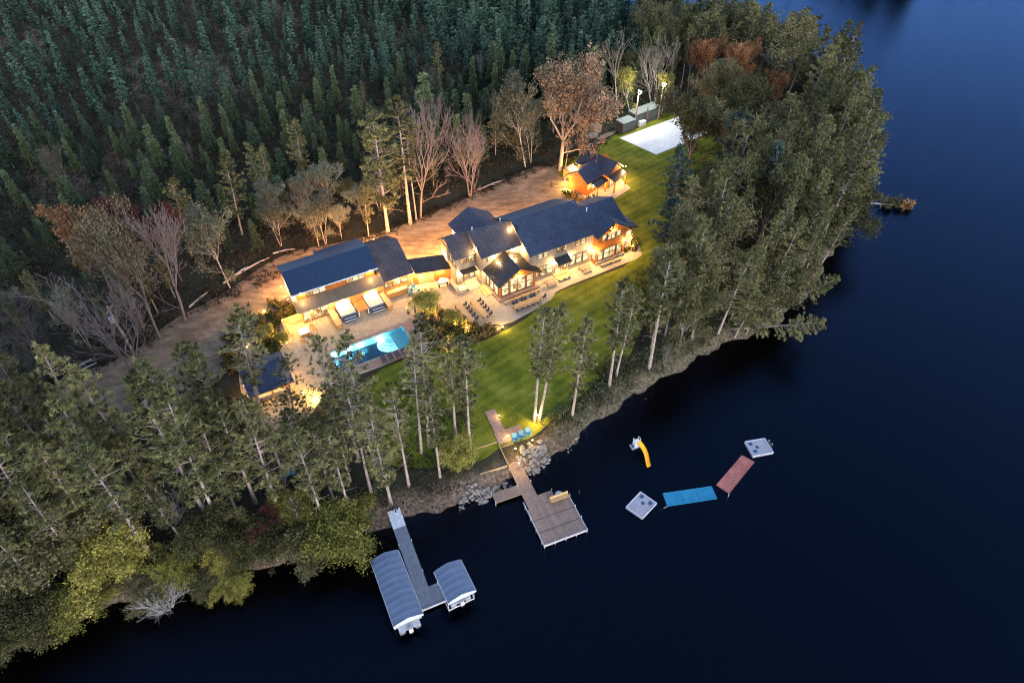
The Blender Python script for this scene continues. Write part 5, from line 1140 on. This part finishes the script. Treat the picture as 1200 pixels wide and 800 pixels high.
ptree('orange', 905, 150, 915, 88, 'small bright orange tree right of the green oaks', w=0.75)
ptree('leafy', 845, 150, 850, 75, 'dim olive tree below the orange crowns', w=1)
ptree('leafy', 868, 178, 880, 92, 'round olive green oak right of the sand court', w=1.1, pick=0)
ptree('leafy', 912, 225, 928, 138, 'round olive green tree inside the right pine stand', w=1.15, pick=1)
ptree('leafy', 806, 208, 812, 112, 'olive oak partly covering the sand court', w=1.0, pick=1)
ptree('bluepine', 858, 245, 872, 132, 'blue green pine with dense crown right of the lawn', w=1.1, pick=0)
ptree('bluepine', 787, 262, 797, 170, 'blue green pine standing on the lawn right of the lodge', w=1.0, pick=1)
ptree('bluepine', 778, 322, 792, 232, 'blue green pine in front of the lodge end', w=1.05, pick=0)
ptree('bluepine', 892, 284, 915, 168, 'tall blue green pine with a long bare trunk', w=0.8, pick=1)
ptree('deadpine', 855, 284, 873, 186, 'pine with many bare pale side branches right of the lawn', w=1.2, pick=0)
ptree('pine', 926, 92, 936, 35, 'far pine above the orange trees, left of a pair', w=1.2, pick=3); ptree('pine', 942, 98, 952, 18, 'far pine above the orange trees, right of a pair', w=1.2, pick=1)
# -- by the twin pines lamp and along the bank
ptree('pine', 626, 493, 640, 360, 'tall pine above the lamp post, left of the twins', w=0.95, pick=3)
ptree('pine', 632, 491, 659, 358, 'tall pine above the lamp post, right of the twins', w=0.9, pick=1)
ptree('pine', 670.5, 486, 690, 370, 'single tall pine between the lamp post and the bank', w=0.95, pick=0)
ptree('pine', 714, 451, 733, 325, 'tall pale trunked pine on the upper bank', w=1.0, pick=1)
ptree('pine', 722, 440, 745, 338, 'thinner pine close behind the pale trunked pine', w=0.95, pick=4)
ptree('pine', 761, 429, 789, 292, 'leaning tall pine right of the lawn edge', w=1.05, pick=3)
ptree('pine', 811, 396, 828, 298, 'pine standing behind the curved bank', w=1.1, pick=0)
ptree('pine', 842, 388, 885, 288, 'strongly leaning pine near the bay', w=1.1, pick=2)
ptree('dead', 779.5, 427, 786, 396, 'small white dead trunk on the bank', w=1.0, pick=1)
ptree('pine', 534.5, 516, 528, 396, 'slender straight pine left of the dock walkway, the left one', w=0.95, pick=3)
ptree('pine', 551, 527, 548, 394, 'slender straight pine left of the dock walkway, the right one', w=0.9, pick=1)
# -- left stand, trunks one can follow
LP = [(479, 568, 462, 455), (494, 531, 484, 398), (503, 523, 491, 372), (442, 556, 411, 388), (435, 577, 402, 448), (420, 536, 389, 428), (406, 528, 372, 392), (385, 540, 352, 468), (368, 577, 336, 478), (347, 545, 330, 462), (335, 562, 303, 474), (329, 605, 283, 468), (280, 606, 236, 498), (259, 620, 190, 452), (250, 618, 143, 440), (200, 600, 148, 515), (121, 545, 47, 405), (300, 590, 252, 462), (308, 505, 283, 356), (262, 540, 228, 405), (120, 640, 40, 520), (60, 640, -30, 500), (97, 667, 20, 560), (220, 640, 160, 560), (62, 600, -20, 470), (240, 520, 215, 400), (312, 512, 276, 366), (352, 520, 330, 420)]
nm = ['right', 'left']
SPS = {0, 1, 2, 3, 4, 5, 6, 7, 9, 10, 18, 26, 27}
for i, (bu, bv, tu, tv) in enumerate(LP):
    ptree('sparsepine' if i in SPS else 'pine', bu, bv, tu, tv, 'tall pine with a pale bare trunk in the dense stand left of the dock', 'tall pines left of the dock', w=random.uniform(0.85, 1.05))
# -- left clearing edge
ptree('barewide', 160, 439, 92, 318, 'huge bare spreading tree above the gravel yard, leaning left', w=1.0)
ptree('dim', 188, 397, 128, 245, 'olive tree with forked trunk behind the utility pole', w=0.65, pick=0)
ptree('dim', 170, 387, 112, 255, 'slim olive tree left of the forked trunk', w=0.55, pick=1)
ptree('bare', 217, 376, 178, 240, 'bare purple tree with a pale trunk at the drive edge', w=0.9, pick=1)
ptree('birch', 270, 338, 226, 248, 'grey green tree leaning left at the drive edge', w=0.9, pick=0)
ptree('orange', 132, 345, 95, 245, 'rust orange crown left of the dull red crown', w=0.9)
ptree('red', 172, 330, 146, 238, 'dull red crown beside the bare purple tree', w=1.0)
ptree('fullpine', 360, 222, 344, 140, 'pale green pine rising out of the spruces left of centre', w=1.1, pick=1)
ptree('fullpine', 284, 275, 262, 180, 'pale green pine above the drive, left of a pair', w=1.0, pick=2)
ptree('fullpine', 225, 300, 198, 208, 'broad green pine beside the grey green tree', w=1.0, pick=0)
ptree('fullpine', 320, 250, 305, 172, 'slim green pine above the guest house drive', w=0.8, pick=1)
for a in ((374, 289, 361, 238, 'left'), (382, 286, 375, 232, 'middle'), (401, 281, 393, 240, 'right')):
    ptree('birch', a[0], a[1], a[2], a[3], 'small birch behind the guest house roof, %s one of three' % a[4], w=0.9, pick=0 if a[4] != 'middle' else 1)
ptree('fullpine', 432, 276, 426, 214, 'short green pine between the birches and the tall pines', w=0.9, pick=1)
# -- shoreline shrubs
for u, v, h, k, lb in ((103, 716, 6, 'yellow', 'large round yellow green shrub at the waterline, the lowest on the left'), (150, 672, 8, 'yellow', 'tall yellow green shrub above the lowest one'), (215, 676, 5.5, 'yellow', 'yellow shrub above the bare shrub in the water'), (272, 662, 4.5, 'yellow', 'yellow green shrub left of the orange tinted one'), (277, 690, 3.8, 'yellow', 'small yellow orange shrub hanging over the water'), (312, 650, 6, 'green', 'green shrub at the waterline left of the red bush'), (402, 640, 8, 'yellow', 'big yellow green shrub beside the grey dock'), (538, 548, 4.6, 'yellow', 'small yellow green tree left of the soil terraces'), (348, 610, 4.5, 'yellow', 'yellow green sapling above the red bush'), (365, 652, 6, 'green', 'green shrub left of the big yellow one'), (178, 700, 4.5, 'green', 'green shrub right of the lowest yellow one'), (60, 735, 6, 'green', 'dark green shrub at the far left waterline'), (20, 752, 7, 'green', 'dark green shrub at the left picture edge'), (245, 688, 4, 'green', 'green shrub between the bare shrub and the yellow orange one')):
    x, y = G(u, v, -0.8); plant(k, x, y, h*0.78, lb, w=1.3)
x, y = G(318, 640, -0.6); o = plant('red', x, y, 4.5, 'dull red bush at the waterline', w=1.5)
x, y = G(200, 712, -1.2); plant('bareshrub', x, y, 4.2, 'bare grey shrub hanging over the water', w=1.2, z=-1.2)
x, y = G(208, 612); plant('bareshrub', x, y, 4.5, 'bleached bare branches beneath the left pines', z=0)
x, y = G(340, 590); plant('dead', x, y, 6, 'white dead trunk curving beside the yellow sapling', pick=0)
# -- random fill
def clear_poly(u, v, bv=200):
    if bv > 112 and inpoly(u, v, [(808, 38), (890, 45), (892, 88), (930, 88), (930, 112), (806, 108)]): return True
    return inpoly(u, v, [(232, 362), (300, 330), (335, 300), (480, 245), (640, 180), (690, 150), (790, 118), (840, 150), (835, 190), (780, 215), (775, 300), (735, 330), (735, 395), (695, 440), (660, 505), (640, 560), (560, 600), (545, 560), (556, 470), (480, 430), (420, 440), (345, 462), (272, 466), (240, 425)]) 
def fits(x, y, h, mind, clear=True):
    for a, b, hh in TREES:
        if (a-x)**2+(b-y)**2 < mind*mind: return False
    if clear:
        for k in (0.0, 0.4, 0.6, 0.8, 0.97):
            u, v = PJ(x, y, h*k); b_ = PJ(x, y, 0)[1]
            if clear_poly(u, v, b_) or clear_poly(u-19, v, b_) or clear_poly(u+19, v, b_): return False
    return True
def scatter(poly_px, n, keys, hr, mind, label, group, world=None, clear=True, shore=1.5, w=(0.9, 1.15), tries=40, lean=False):
    P = world or [G(u, v) for u, v in poly_px]; x0 = min(p[0] for p in P); x1 = max(p[0] for p in P); y0 = min(p[1] for p in P); y1 = max(p[1] for p in P); c = 0
    for _ in range(n*tries):
        if c >= n: break
        x = random.uniform(x0, x1); y = random.uniform(y0, y1)
        if not inpoly(x, y, P): continue
        h = random.uniform(*hr)
        if not fits(x, y, h, mind, clear): continue
        if sdist(np.array([x]), np.array([y]), LANDP)[0] < shore: continue
        key = random.choice(keys); tilt = (0, random.uniform(0.02, 0.2)) if lean else (0, 0); lb = label[key] if isinstance(label, dict) else label
        g = group[key] if isinstance(group, dict) else group
        o = plant(key, x, y, h, lb, g, w=random.uniform(*w)); c += 1
        if lean:
            import mathutils
            o.rotation_euler = (mathutils.Quaternion((0, 1, 0), tilt[1]) @ mathutils.Quaternion((0, 0, 1), random.uniform(0, 6))).to_euler('XYZ')
    return c
CNT = {}
CNT['left'] = scatter([(-150, 860), (-150, 540), (0, 540), (90, 560), (150, 550), (200, 560), (230, 520), (300, 500), (400, 500), (520, 520), (545, 560), (480, 590), (420, 620), (300, 660), (200, 684), (60, 728)], 112, ['pine'], (15, 21), 2.8, 'tall pine with a pale bare trunk in the dense stand left of the dock', 'tall pines left of the dock')
CNT['left_low'] = scatter([(-60, 800), (-100, 600), (100, 600), (200, 620), (300, 590), (420, 560), (470, 560), (470, 585), (420, 612), (300, 652), (200, 678), (60, 722)], 24, ['fullpine', 'green'], (5, 9), 2.2, {'fullpine': 'shorter full pine low in the dense stand left of the dock', 'green': 'green understory shrub low in the dense stand left of the dock'}, {'fullpine': 'short pines left of the dock', 'green': 'understory shrubs left of the dock'}, w=(1.0, 1.4))
CNT['far_left'] = scatter([(-150, 540), (-150, 400), (-20, 400), (30, 470), (60, 500), (90, 560), (0, 560)], 16, ['pine'], (15, 20), 3.0, 'tall pine in the dark corner left of the gravel yard', 'tall pines left of the gravel yard')
rpoly = [(705, 462), (740, 448), (800, 415), (850, 390)]
RW_ = [G(*p) for p in rpoly]+[(36, 78), (45, 80), (52, 88), (58, 100), (62, 112), (65, 124), (68, 136), (70, 148), (70, 158), (66, 167), (58, 173), (50, 176), (44, 168), (47, 152), (48, 140), (44, 128), (38, 118), (33, 106), (27, 98), (22, 88), (17, 78), (13, 68)]
CNT['right_edge'] = scatter(None, 75, ['fullpine', 'pine', 'pine'], (12, 18), 2.9, {'fullpine': 'full crowned pine along the right hand shore of the point', 'pine': 'tall open pine leaning out along the right hand shore'}, {'fullpine': 'full pines along the right hand shore', 'pine': 'open pines along the right hand shore'}, world=[(32, 75), (40, 77), (48, 85), (55, 95), (61, 104), (65, 112), (68, 122), (72, 136), (74, 150), (74, 160), (66, 174), (60, 158), (61, 142), (58, 126), (53, 110), (47, 96), (38, 86)], shore=0.35, lean=True)
CNT['shore_low'] = scatter(None, 55, ['fullpine', 'green'], (4, 9), 1.7, {'fullpine': 'young low pine hanging over the water on the right hand shore', 'green': 'low green shrub hanging over the water on the right hand shore'}, {'fullpine': 'young pines over the water on the right hand shore', 'green': 'green shrubs over the water on the right hand shore'}, world=[(31, 72), (40, 76), (48, 83), (55, 93), (61, 102), (66, 112), (69, 122), (73, 136), (76, 150), (76, 160), (72, 160), (70, 150), (67, 136), (62, 122), (58, 112), (53, 103), (47, 94), (40, 86), (33, 79)], shore=0.2, lean=True, clear=False, w=(1.2, 1.6))
CNT['right'] = scatter(None, 110, ['pine', 'pine', 'pine', 'pine', 'pine', 'pine', 'leafy', 'leafy', 'fullpine'], (12, 19.5), 3.2, {'pine': 'tall pine inside the dense stand right of the lawn', 'fullpine': 'full crowned pine inside the stand right of the lawn', 'leafy': 'olive leaved tree inside the stand right of the lawn'}, {'pine': 'tall pines right of the lawn', 'fullpine': 'full crowned pines right of the lawn', 'leafy': 'olive trees right of the lawn'}, world=RW_)
CNT['far_top'] = scatter(None, 75, ['pine', 'pine', 'leafy', 'fullpine'], (11, 16), 3.2, {'pine': 'far pine on the neck of land beyond the court', 'fullpine': 'far full crowned pine on the neck of land beyond the court', 'leafy': 'far olive tree on the neck of land beyond the court'}, {'pine': 'far pines beyond the court', 'fullpine': 'far full pines beyond the court', 'leafy': 'far olive trees beyond the court'}, world=[(36, 146), (48, 142), (66, 168), (60, 180), (46, 190), (38, 194), (33, 175), (30, 160)])
CNT['edge_mix'] = scatter([(225, 330), (290, 300), (360, 285), (440, 262), (520, 238), (600, 200), (700, 140), (760, 122), (820, 105), (810, 80), (720, 105), (620, 160), (520, 205), (430, 235), (330, 255), (220, 300), (120, 340), (20, 380), (-60, 420), (-60, 470), (40, 440), (110, 415), (160, 395)], 60, ['leafy', 'dead', 'birch', 'fullpine', 'fullpine', 'spruce', 'spruce'], (5, 10), 2.9, {'leafy': 'dim olive tree in the fringe between drive and spruces', 'dead': 'dim pale dead tree in the fringe between drive and spruces', 'birch': 'dim small birch in the fringe between drive and spruces', 'fullpine': 'dim young pine in the fringe between drive and spruces', 'spruce': 'spruce in the mixed fringe between drive and forest'}, {'leafy': 'fringe olive trees', 'dead': 'fringe dead trees', 'birch': 'fringe birches', 'fullpine': 'fringe young pines', 'spruce': 'fringe spruces'})
# -- spruce forest: nearest ones as individuals
SP = [(-75, 88), (-60, 98), (-45, 102), (-36, 106), (-22, 112), (-8, 122), (4, 134), (18, 150), (30, 162), (34, 180), (36, 200), (30, 225), (20, 260), (-60, 300), (-240, 300), (-240, 120), (-130, 75)]
P_ = []; cell = {}
def near(x, y, d):
    i, j = int(x//4), int(y//4)
    for a in (i-1, i, i+1):
        for b in (j-1, j, j+1):
            for q in cell.get((a, b), ()):
                if (q[0]-x)**2+(q[1]-y)**2 < d*d: return True
    return False
for tx, ty, th in TREES: cell.setdefault((int(tx//4), int(ty//4)), []).append((tx, ty))
def dens(x, y):   # sparse bog on the left, dense on the right
    u, v = PJ(x, y, 0); k = (u-250)/350; k = max(0, min(1, k)); nz = noise.noise(Vector((x*0.03, y*0.03, 0)))
    return max(0.05, min(1, 0.22+0.78*k*k+nz*0.45*(0.4+k)))
for _ in range(45000):
    x = random.uniform(-240, 40); y = random.uniform(75, 300)
    if not inpoly(x, y, SP) or near(x, y, 2.3): continue
    dn = dens(x, y)
    if random.random() > dn: continue
    if near(x, y, 2.3+1.3*(1-dn)): continue
    u, v = PJ(x, y, 8)
    if v < -60 or u < -60: continue
    h = random.choice((random.uniform(3, 6), random.uniform(4, 8), random.uniform(7, 11.5), random.uniform(8, 12.5)))*(1.1 if dn > 0.6 else 0.85)*(1.25 if random.random() < 0.12 else 1)
    P_.append((x, y, h)); cell.setdefault((int(x//4), int(y//4)), []).append((x, y))
P_.sort(key=lambda p: p[0]**2+p[1]**2)
for i_, (x, y, h) in enumerate(P_[:285]):
    if i_ % 13 == 5: plant(random.choice(['dim', 'fullpine', 'dead']), x, y, h*1.15, 'odd paler tree standing among the dark spruces', 'paler trees among the spruces', w=0.8); continue
    plant('spruce', x, y, h, 'slim spruce in the nearer rows of the dark forest behind the drive', 'spruces in the nearer forest rows', w=random.uniform(0.85, 1.2))
rest = P_[285:]
# the remaining far spruces as one mass
def spruce_np(seed, H=8.0, R=1.3):
    rng = random.Random(seed); nr = np.random.default_rng(seed); C = []; D = []
    for i in range(17):
        t = (i+rng.random()*0.5)/17; h = H*(0.08+0.9*t); r = R*(1-t)**0.8*rng.uniform(0.8, 1.15)+0.06
        for j in range(max(3, int(7*(1-t*0.6)))):
            a = rng.uniform(0, 2*PI); rr = r*rng.uniform(.55, 1.15)
            for f in (0.45, 0.95): C.append((math.cos(a)*rr*f, math.sin(a)*rr*f, h-rr*f*0.25)); D.append((math.cos(a), math.sin(a), -0.1))
    C = np.array(C); V, F = tri_cards(C, np.array(D), 0.36, 0.2, 4, nr, 0.6, 0.4)
    tc = np.clip(0.45+0.2*nr.normal(size=len(C))+0.35*(C[:, 2]/H-0.5), 0, 1); return V, F, np.repeat(tc, 16)  # upper needles tinted lighter, painting in the light on the tree tops
def mass(name, protos, pts, mat):
    Vs, Fs, Ts = [], [], []; off = 0
    zz = hgt(np.array([p[0] for p in pts]), np.array([p[1] for p in pts]))
    for i, (x, y, h) in enumerate(pts):
        V, F, T, H = protos[i % len(protos)]; a = random.uniform(0, 2*PI); c, s = math.cos(a), math.sin(a); k = h/H; kw = k*random.uniform(.85, 1.2)
        Q = np.empty_like(V); Q[:, 0] = (V[:, 0]*c-V[:, 1]*s)*kw+x; Q[:, 1] = (V[:, 0]*s+V[:, 1]*c)*kw+y; Q[:, 2] = V[:, 2]*k+zz[i]
        Vs.append(Q); Fs.append(F+off); off += len(V); Ts.append(np.clip(T+random.uniform(-.3, .25), 0, 1))
    o = npmesh(name, np.concatenate(Vs), np.concatenate(Fs), mat, None, np.concatenate(Ts)); return tag(o, kind='stuff')
M['f_farspruce'] = foliage('far_spruce_needles', (0.006, 0.014, 0.010), (0.085, 0.135, 0.090))
sp_np = [(*spruce_np(400+i, 8, 0.85+0.12*i), 8.0) for i in range(5)]
o = mass('spruce_forest', sp_np, rest, M['f_farspruce']); tag(o, 'dense mass of dark green spruces filling the forest towards the top', 'forest')
def clump_np(seed, n=13, R=1.0, Hh=0.9, ln=0.2, wd=0.12):
    nr = np.random.default_rng(seed); C = nr.normal(size=(n, 3))*np.array([R*.5, R*.5, Hh*.3]); C[:, 2] = np.abs(C[:, 2])+0.1
    V, F = tri_cards(C, np.tile([0, 0, 0.6], (n, 1)), ln, wd, 3, nr, 0.8); return V, F, np.repeat(np.clip(0.45+0.25*nr.normal(size=n), 0, 1), 12), 1.0
br = [clump_np(500+i) for i in range(6)]
BP = []
for _ in range(90000):
    x = random.uniform(-200, 72); y = random.uniform(20, 290)
    u, v = PJ(x, y, 0)
    if u < -40 or u > 1100 or v < -40 or v > 830: continue
    if len(BP) > 26000: break
    inSP = inpoly(x, y, SP)
    if inSP: pass
    a, b = LOC(x, y)
    if clear_poly(u, v) or inpoly(u, v, [(55, 470), (70, 432), (160, 405), (230, 360), (330, 290), (460, 268), (640, 188), (720, 200), (700, 330), (500, 450), (300, 450), (180, 490), (130, 530), (90, 520)]): continue
    BP.append((x, y, random.uniform(0.5, 1.5)*(1.2 if inSP else 1.0)))
bx_ = np.array([p[0] for p in BP]); by_ = np.array([p[1] for p in BP]); dd_ = sdist(bx_, by_, LANDP)
BP = [p for p, d in zip(BP, dd_) if d > 0.8]
o = mass('underbrush', br, BP, M['f_brush']); tag(o, 'low brown and olive underbrush covering the forest floor', 'underbrush')
# taller undergrowth right at the drive edge and on the banks
GPts = []
for i in range(len(SH)-1):
    (xa_, ya_), (xb_, yb_) = SH[i], SH[i+1]; L_ = math.hypot(xb_-xa_, yb_-ya_); nx_, ny_ = -(yb_-ya_)/L_, (xb_-xa_)/L_
    if ya_ > 200: break
    for k in range(int(L_*13)):
        t = random.random(); d = random.uniform(0.7, 5.0); x = xa_+(xb_-xa_)*t+nx_*d; y = ya_+(yb_-ya_)*t+ny_*d
        u, v = PJ(x, y, -0.6)
        if 445 < u < 640 and v > 500: continue
        if d < 2.0 and random.random() < 0.5: continue
        GPts.append((x, y, random.uniform(0.35, 0.9)))
gr = [clump_np(600+i, 12, 0.9, 0.5, 0.28, 0.12) for i in range(5)]
o = mass('bank_grass', gr, GPts, M['f_grass']); tag(o, 'rough grass and weeds growing along the lake bank', 'grass')
VP = []
for P in (smooth(PX([(195, 378), (262, 345), (330, 296), (395, 285), (450, 272), (500, 252), (560, 226), (625, 193), (655, 196), (690, 178), (720, 158)])), PX([(60, 470), (70, 440), (110, 432), (160, 412), (195, 378)]), PX([(840, 135), (865, 190), (850, 260), (800, 300), (770, 345), (745, 400), (735, 425), (690, 455), (650, 490)]), PX([(300, 395), (262, 440), (230, 470), (180, 480), (140, 520), (95, 520)])):
    for i in range(len(P)-1):
        (xa_, ya_), (xb_, yb_) = P[i], P[i+1]; L_ = math.hypot(xb_-xa_, yb_-ya_)
        for k in range(int(L_*5)):
            t = random.random(); x = xa_+(xb_-xa_)*t+random.gauss(0, 0.8); y = ya_+(yb_-ya_)*t+random.gauss(0, 0.8); VP.append((x, y, random.uniform(0.2, 0.8)))
o = mass('verge_weeds', gr, VP, M['f_brush']); tag(o, 'ragged weeds along the edges of the drive and the lawn', 'weeds')
# far shore trees (only their reflections and feet are seen)
fp = []
for _ in range(4000):
    x = random.uniform(70, 330); y = random.uniform(248, 330)
    if sdist(np.array([x]), np.array([y]), FAR)[0] > 1 and len(fp) < 500: fp.append((x, y, random.uniform(19, 24) if 127 < x < 152 else random.uniform(5, 9)))
o = mass('far_shore_forest', sp_np, fp, M['f_farspruce']); tag(o, 'dark forest on the far shore beyond the lake', 'forest')
# garden shrubs
sh0 = thing('garden_shrub', 0, 0, 0); nr = np.random.default_rng(9)
C = nr.normal(size=(30, 3))*np.array([.28, .28, .2]); C[:, 2] = np.abs(C[:, 2])+0.1
V, F = tri_cards(C, np.tile([0, 0, 0.5], (30, 1)), 0.22, 0.16, 6, nr, 0.8); npmesh('foliage', V, F, M['f_shrub'], sh0, np.repeat(np.clip(0.5+0.3*nr.normal(size=30), 0, 1), 24))
MB().tube((0, 0, 0), (0, 0, 0.3), 0.03, n=5).build('stem', M['bark_dark'], sh0)
beds = [(smooth(LW_([(-12.6, 1.8), (-10.5, 5.2), (-8.6, 4.2), (-7.5, 1.0), (-6.5, -2.7), (-2.6, -4.4), (-2.4, -5.4), (-6, -5.7), (-9.5, -6.2), (-13, -5), (-14, -2)])), 70, 'low shrub in the bed between pool and terrace tables', 'low shrubs between pool and terrace'), (LW_([(-30, 18), (-28.6, 17), (-28.6, 12.6), (-31.5, 11.9), (-32.2, 7.5), (-35, 4.6), (-40, 5.5), (-41, 10), (-37, 16)]), 80, 'low shrub in the planting left of the guest house', 'low shrubs left of the guest house'), (LW_([(24.9, 0.4), (27.2, 0.6), (28.3, 3.2), (26.5, 5.6), (25, 4)]), 10, 'low shrub at the right end of the lodge', 'low shrubs at the right end of the lodge'), (PX([(664, 228), (688, 234), (700, 238), (690, 242), (660, 232)]), 12, 'low shrub along the cabin wall', 'low shrubs along the cabin wall')]
used = False
for P, n, lb, g in beds:
    c = 0; x0, x1 = min(p[0] for p in P), max(p[0] for p in P); y0, y1 = min(p[1] for p in P), max(p[1] for p in P)
    while c < n:
        x, y = random.uniform(x0, x1), random.uniform(y0, y1)
        if not inpoly(x, y, P): continue
        s = random.uniform(0.6, 1.7)
        o = dup(sh0, x, y, 0.05, random.uniform(0, 6)) if used else sh0
        if not used: o.location = (x, y, 0.05)
        used = True; o.scale = (s, s, s*random.uniform(.8, 1.4)); o['label'] = lb; o['group'] = g; o['category'] = 'shrub'; c += 1
for u, v, h, k, lb in ((502, 368, 4.2, 'yellow', 'small tree glowing yellow on the patio right of the parasol'), (531, 382, 2.8, 'yellow', 'glowing yellow bush below the terrace tables'), (314, 398, 2.4, 'yellow', 'glowing yellow bush above the pool house'), (333, 402, 2.0, 'yellow', 'low yellow bush beside the planter box'), (305, 382, 2.0, 'green', 'green bush in the planting left of the guest house')):
    x, y = G(u, v); plant(k, x, y, h, lb, w=1.0)
# boulders beside the dock stairs
rk = []
for s in range(4):
    rg = random.Random(700+s); m = MB().ball((0, 0, 0), 0.5, 0, 8, 0.7)
    m.v = [(x*(1+rg.uniform(-.22, .22)), y*(1+rg.uniform(-.22, .22)), z*(1+rg.uniform(-.2, .2))) for x, y, z in m.v]
    o = m.build('boulder', M['stone']); rk.append(o)
rf = [False]*4; c = 0; zones = [PX([(608, 524), (633, 514), (646, 530), (640, 545), (612, 560), (604, 548)]), PX([(550, 562), (572, 566), (600, 556), (604, 560), (575, 580), (536, 594), (534, 588)]), PX([(690, 497), (800, 428), (803, 433), (694, 503)]), PX([(640, 532), (690, 497), (692, 503), (645, 542)])]
for zi, (P, n) in enumerate(zip(zones, (140, 130, 12, 15))):
    x0, x1 = min(p[0] for p in P), max(p[0] for p in P); y0, y1 = min(p[1] for p in P), max(p[1] for p in P); k = 0
    while k < n:
        x, y = random.uniform(x0, x1), random.uniform(y0, y1)
        if not inpoly(x, y, P): continue
        i = random.randrange(4); s = random.uniform(0.28, 0.62)*(0.8 if zi > 1 else 1)
        if not rf[i]: o = rk[i]; rf[i] = True
        else: o = rk[i].copy(); COL.objects.link(o)
        o.location = (x, y, hz(x, y)+0.08*s); o.rotation_euler = (random.uniform(-.4, .4), random.uniform(-.4, .4), random.uniform(0, 6)); o.scale = (s, s*random.uniform(.7, 1.1), s)
        lb, g = [('pale boulder on the slope between the dock stairs and the lawn', 'boulders right of the dock stairs'), ('pale boulder at the waterline left of the dock gangway', 'boulders left of the dock'), ('small stone along the waterline of the right bank', 'stones along the right bank'), ('stone along the bank between the boulders and the single pine', 'stones on the near bank')][zi]
        tag(o, lb, 'rock', g); k += 1
# foliage on the fallen tree
C = nr.normal(size=(70, 3))*np.array([1.3, 0.8, 0.35])+np.array([7.6, -0.9, 0.4]); V, F = tri_cards(C, np.tile([0.4, 0, 0.4], (70, 1)), 0.5, 0.16, 10, nr, 0.8)
npmesh('foliage', V, F, M['f_leaf'], FALLEN, np.repeat(np.clip(0.6+0.25*nr.normal(size=70), 0, 1), 40))
C = nr.normal(size=(30, 3))*np.array([0.7, 0.6, 0.3])+np.array([9.6, -1.2, 0.3]); V, F = tri_cards(C, np.tile([0.4, 0, 0.4], (30, 1)), 0.5, 0.16, 10, nr, 0.8)
npmesh('foliage', V, F, M['f_orange'], FALLEN, np.repeat(np.clip(0.8+0.25*nr.normal(size=30), 0, 1), 40))
import mathutils
for bu, bv, hh, an, ln_, lb in ((868, 388, 13, -0.45, 1.1, 'pine leaning far out over the dark water at the bay'), (905, 372, 12, -0.1, 0.8, 'second leaning pine just behind the one far out over the bay')):
    x, y = G(bu, bv); o = plant('fullpine', x-1, y+1, hh, lb, w=1.15, pick=2 if hh == 13 else 1)
    o.rotation_euler = mathutils.Quaternion((-math.sin(an), math.cos(an), 0), ln_).to_euler('XYZ')
x, y = G(903, 358, -0.5); plant('orange', x-1.0, y, 4.5, 'low rust brown bush on the bank of the bay', w=1.6)
for lst in PROTO_H.values():
    for e in lst:
        if not e[2]:
            for c_ in list(e[0].children): bpy.data.objects.remove(c_)
            bpy.data.objects.remove(e[0])
print('COUNTS', CNT, len(P_), len(BP), len(GPts))
# ------------------------------------------------------------------ camera, world, sun
cam = bpy.data.cameras.new('camera'); cam.sensor_width = 36; cam.lens = 24; cam.clip_end = 8000
co = bpy.data.objects.new('camera', cam); COL.objects.link(co); co.location = (0, 0, CH); co.rotation_euler = (PI/2-CP, 0, 0); sc.camera = co
wd = bpy.data.worlds.new('World'); sc.world = wd; wd.use_nodes = True
nt = wd.node_tree; bg = nt.nodes['Background']
sky = nt.nodes.new('ShaderNodeTexSky'); sky.sky_type = 'NISHITA'; sky.sun_disc = False
SUN_EL = math.radians(8); SUN_ROT = math.radians(155)
sky.sun_elevation = SUN_EL; sky.sun_rotation = SUN_ROT; sky.air_density = 1.0; sky.dust_density = 0.6; sky.ozone_density = 4.0
hs = nt.nodes.new('ShaderNodeHueSaturation'); hs.inputs['Saturation'].default_value = 0.72; nt.links.new(sky.outputs[0], hs.inputs['Color']); nt.links.new(hs.outputs[0], bg.inputs[0]); bg.inputs[1].default_value = 0.85
S = bpy.data.lights.new('sun', 'SUN'); S.energy = 2.6; S.angle = math.radians(40); S.color = (1.0, 0.91, 0.76)
so = bpy.data.objects.new('sun', S); COL.objects.link(so)
el = SUN_EL+math.radians(8)
dirv = Vector((math.sin(SUN_ROT)*math.cos(el), math.cos(SUN_ROT)*math.cos(el), math.sin(el)))
so.rotation_euler = dirv.to_track_quat('Z', 'Y').to_euler()
sc.cycles.filter_width = 1.1
sc.view_settings.view_transform = 'Standard'; sc.view_settings.look = 'None'; sc.view_settings.exposure = 0
try: sc.cycles.use_light_tree = True
except Exception: pass
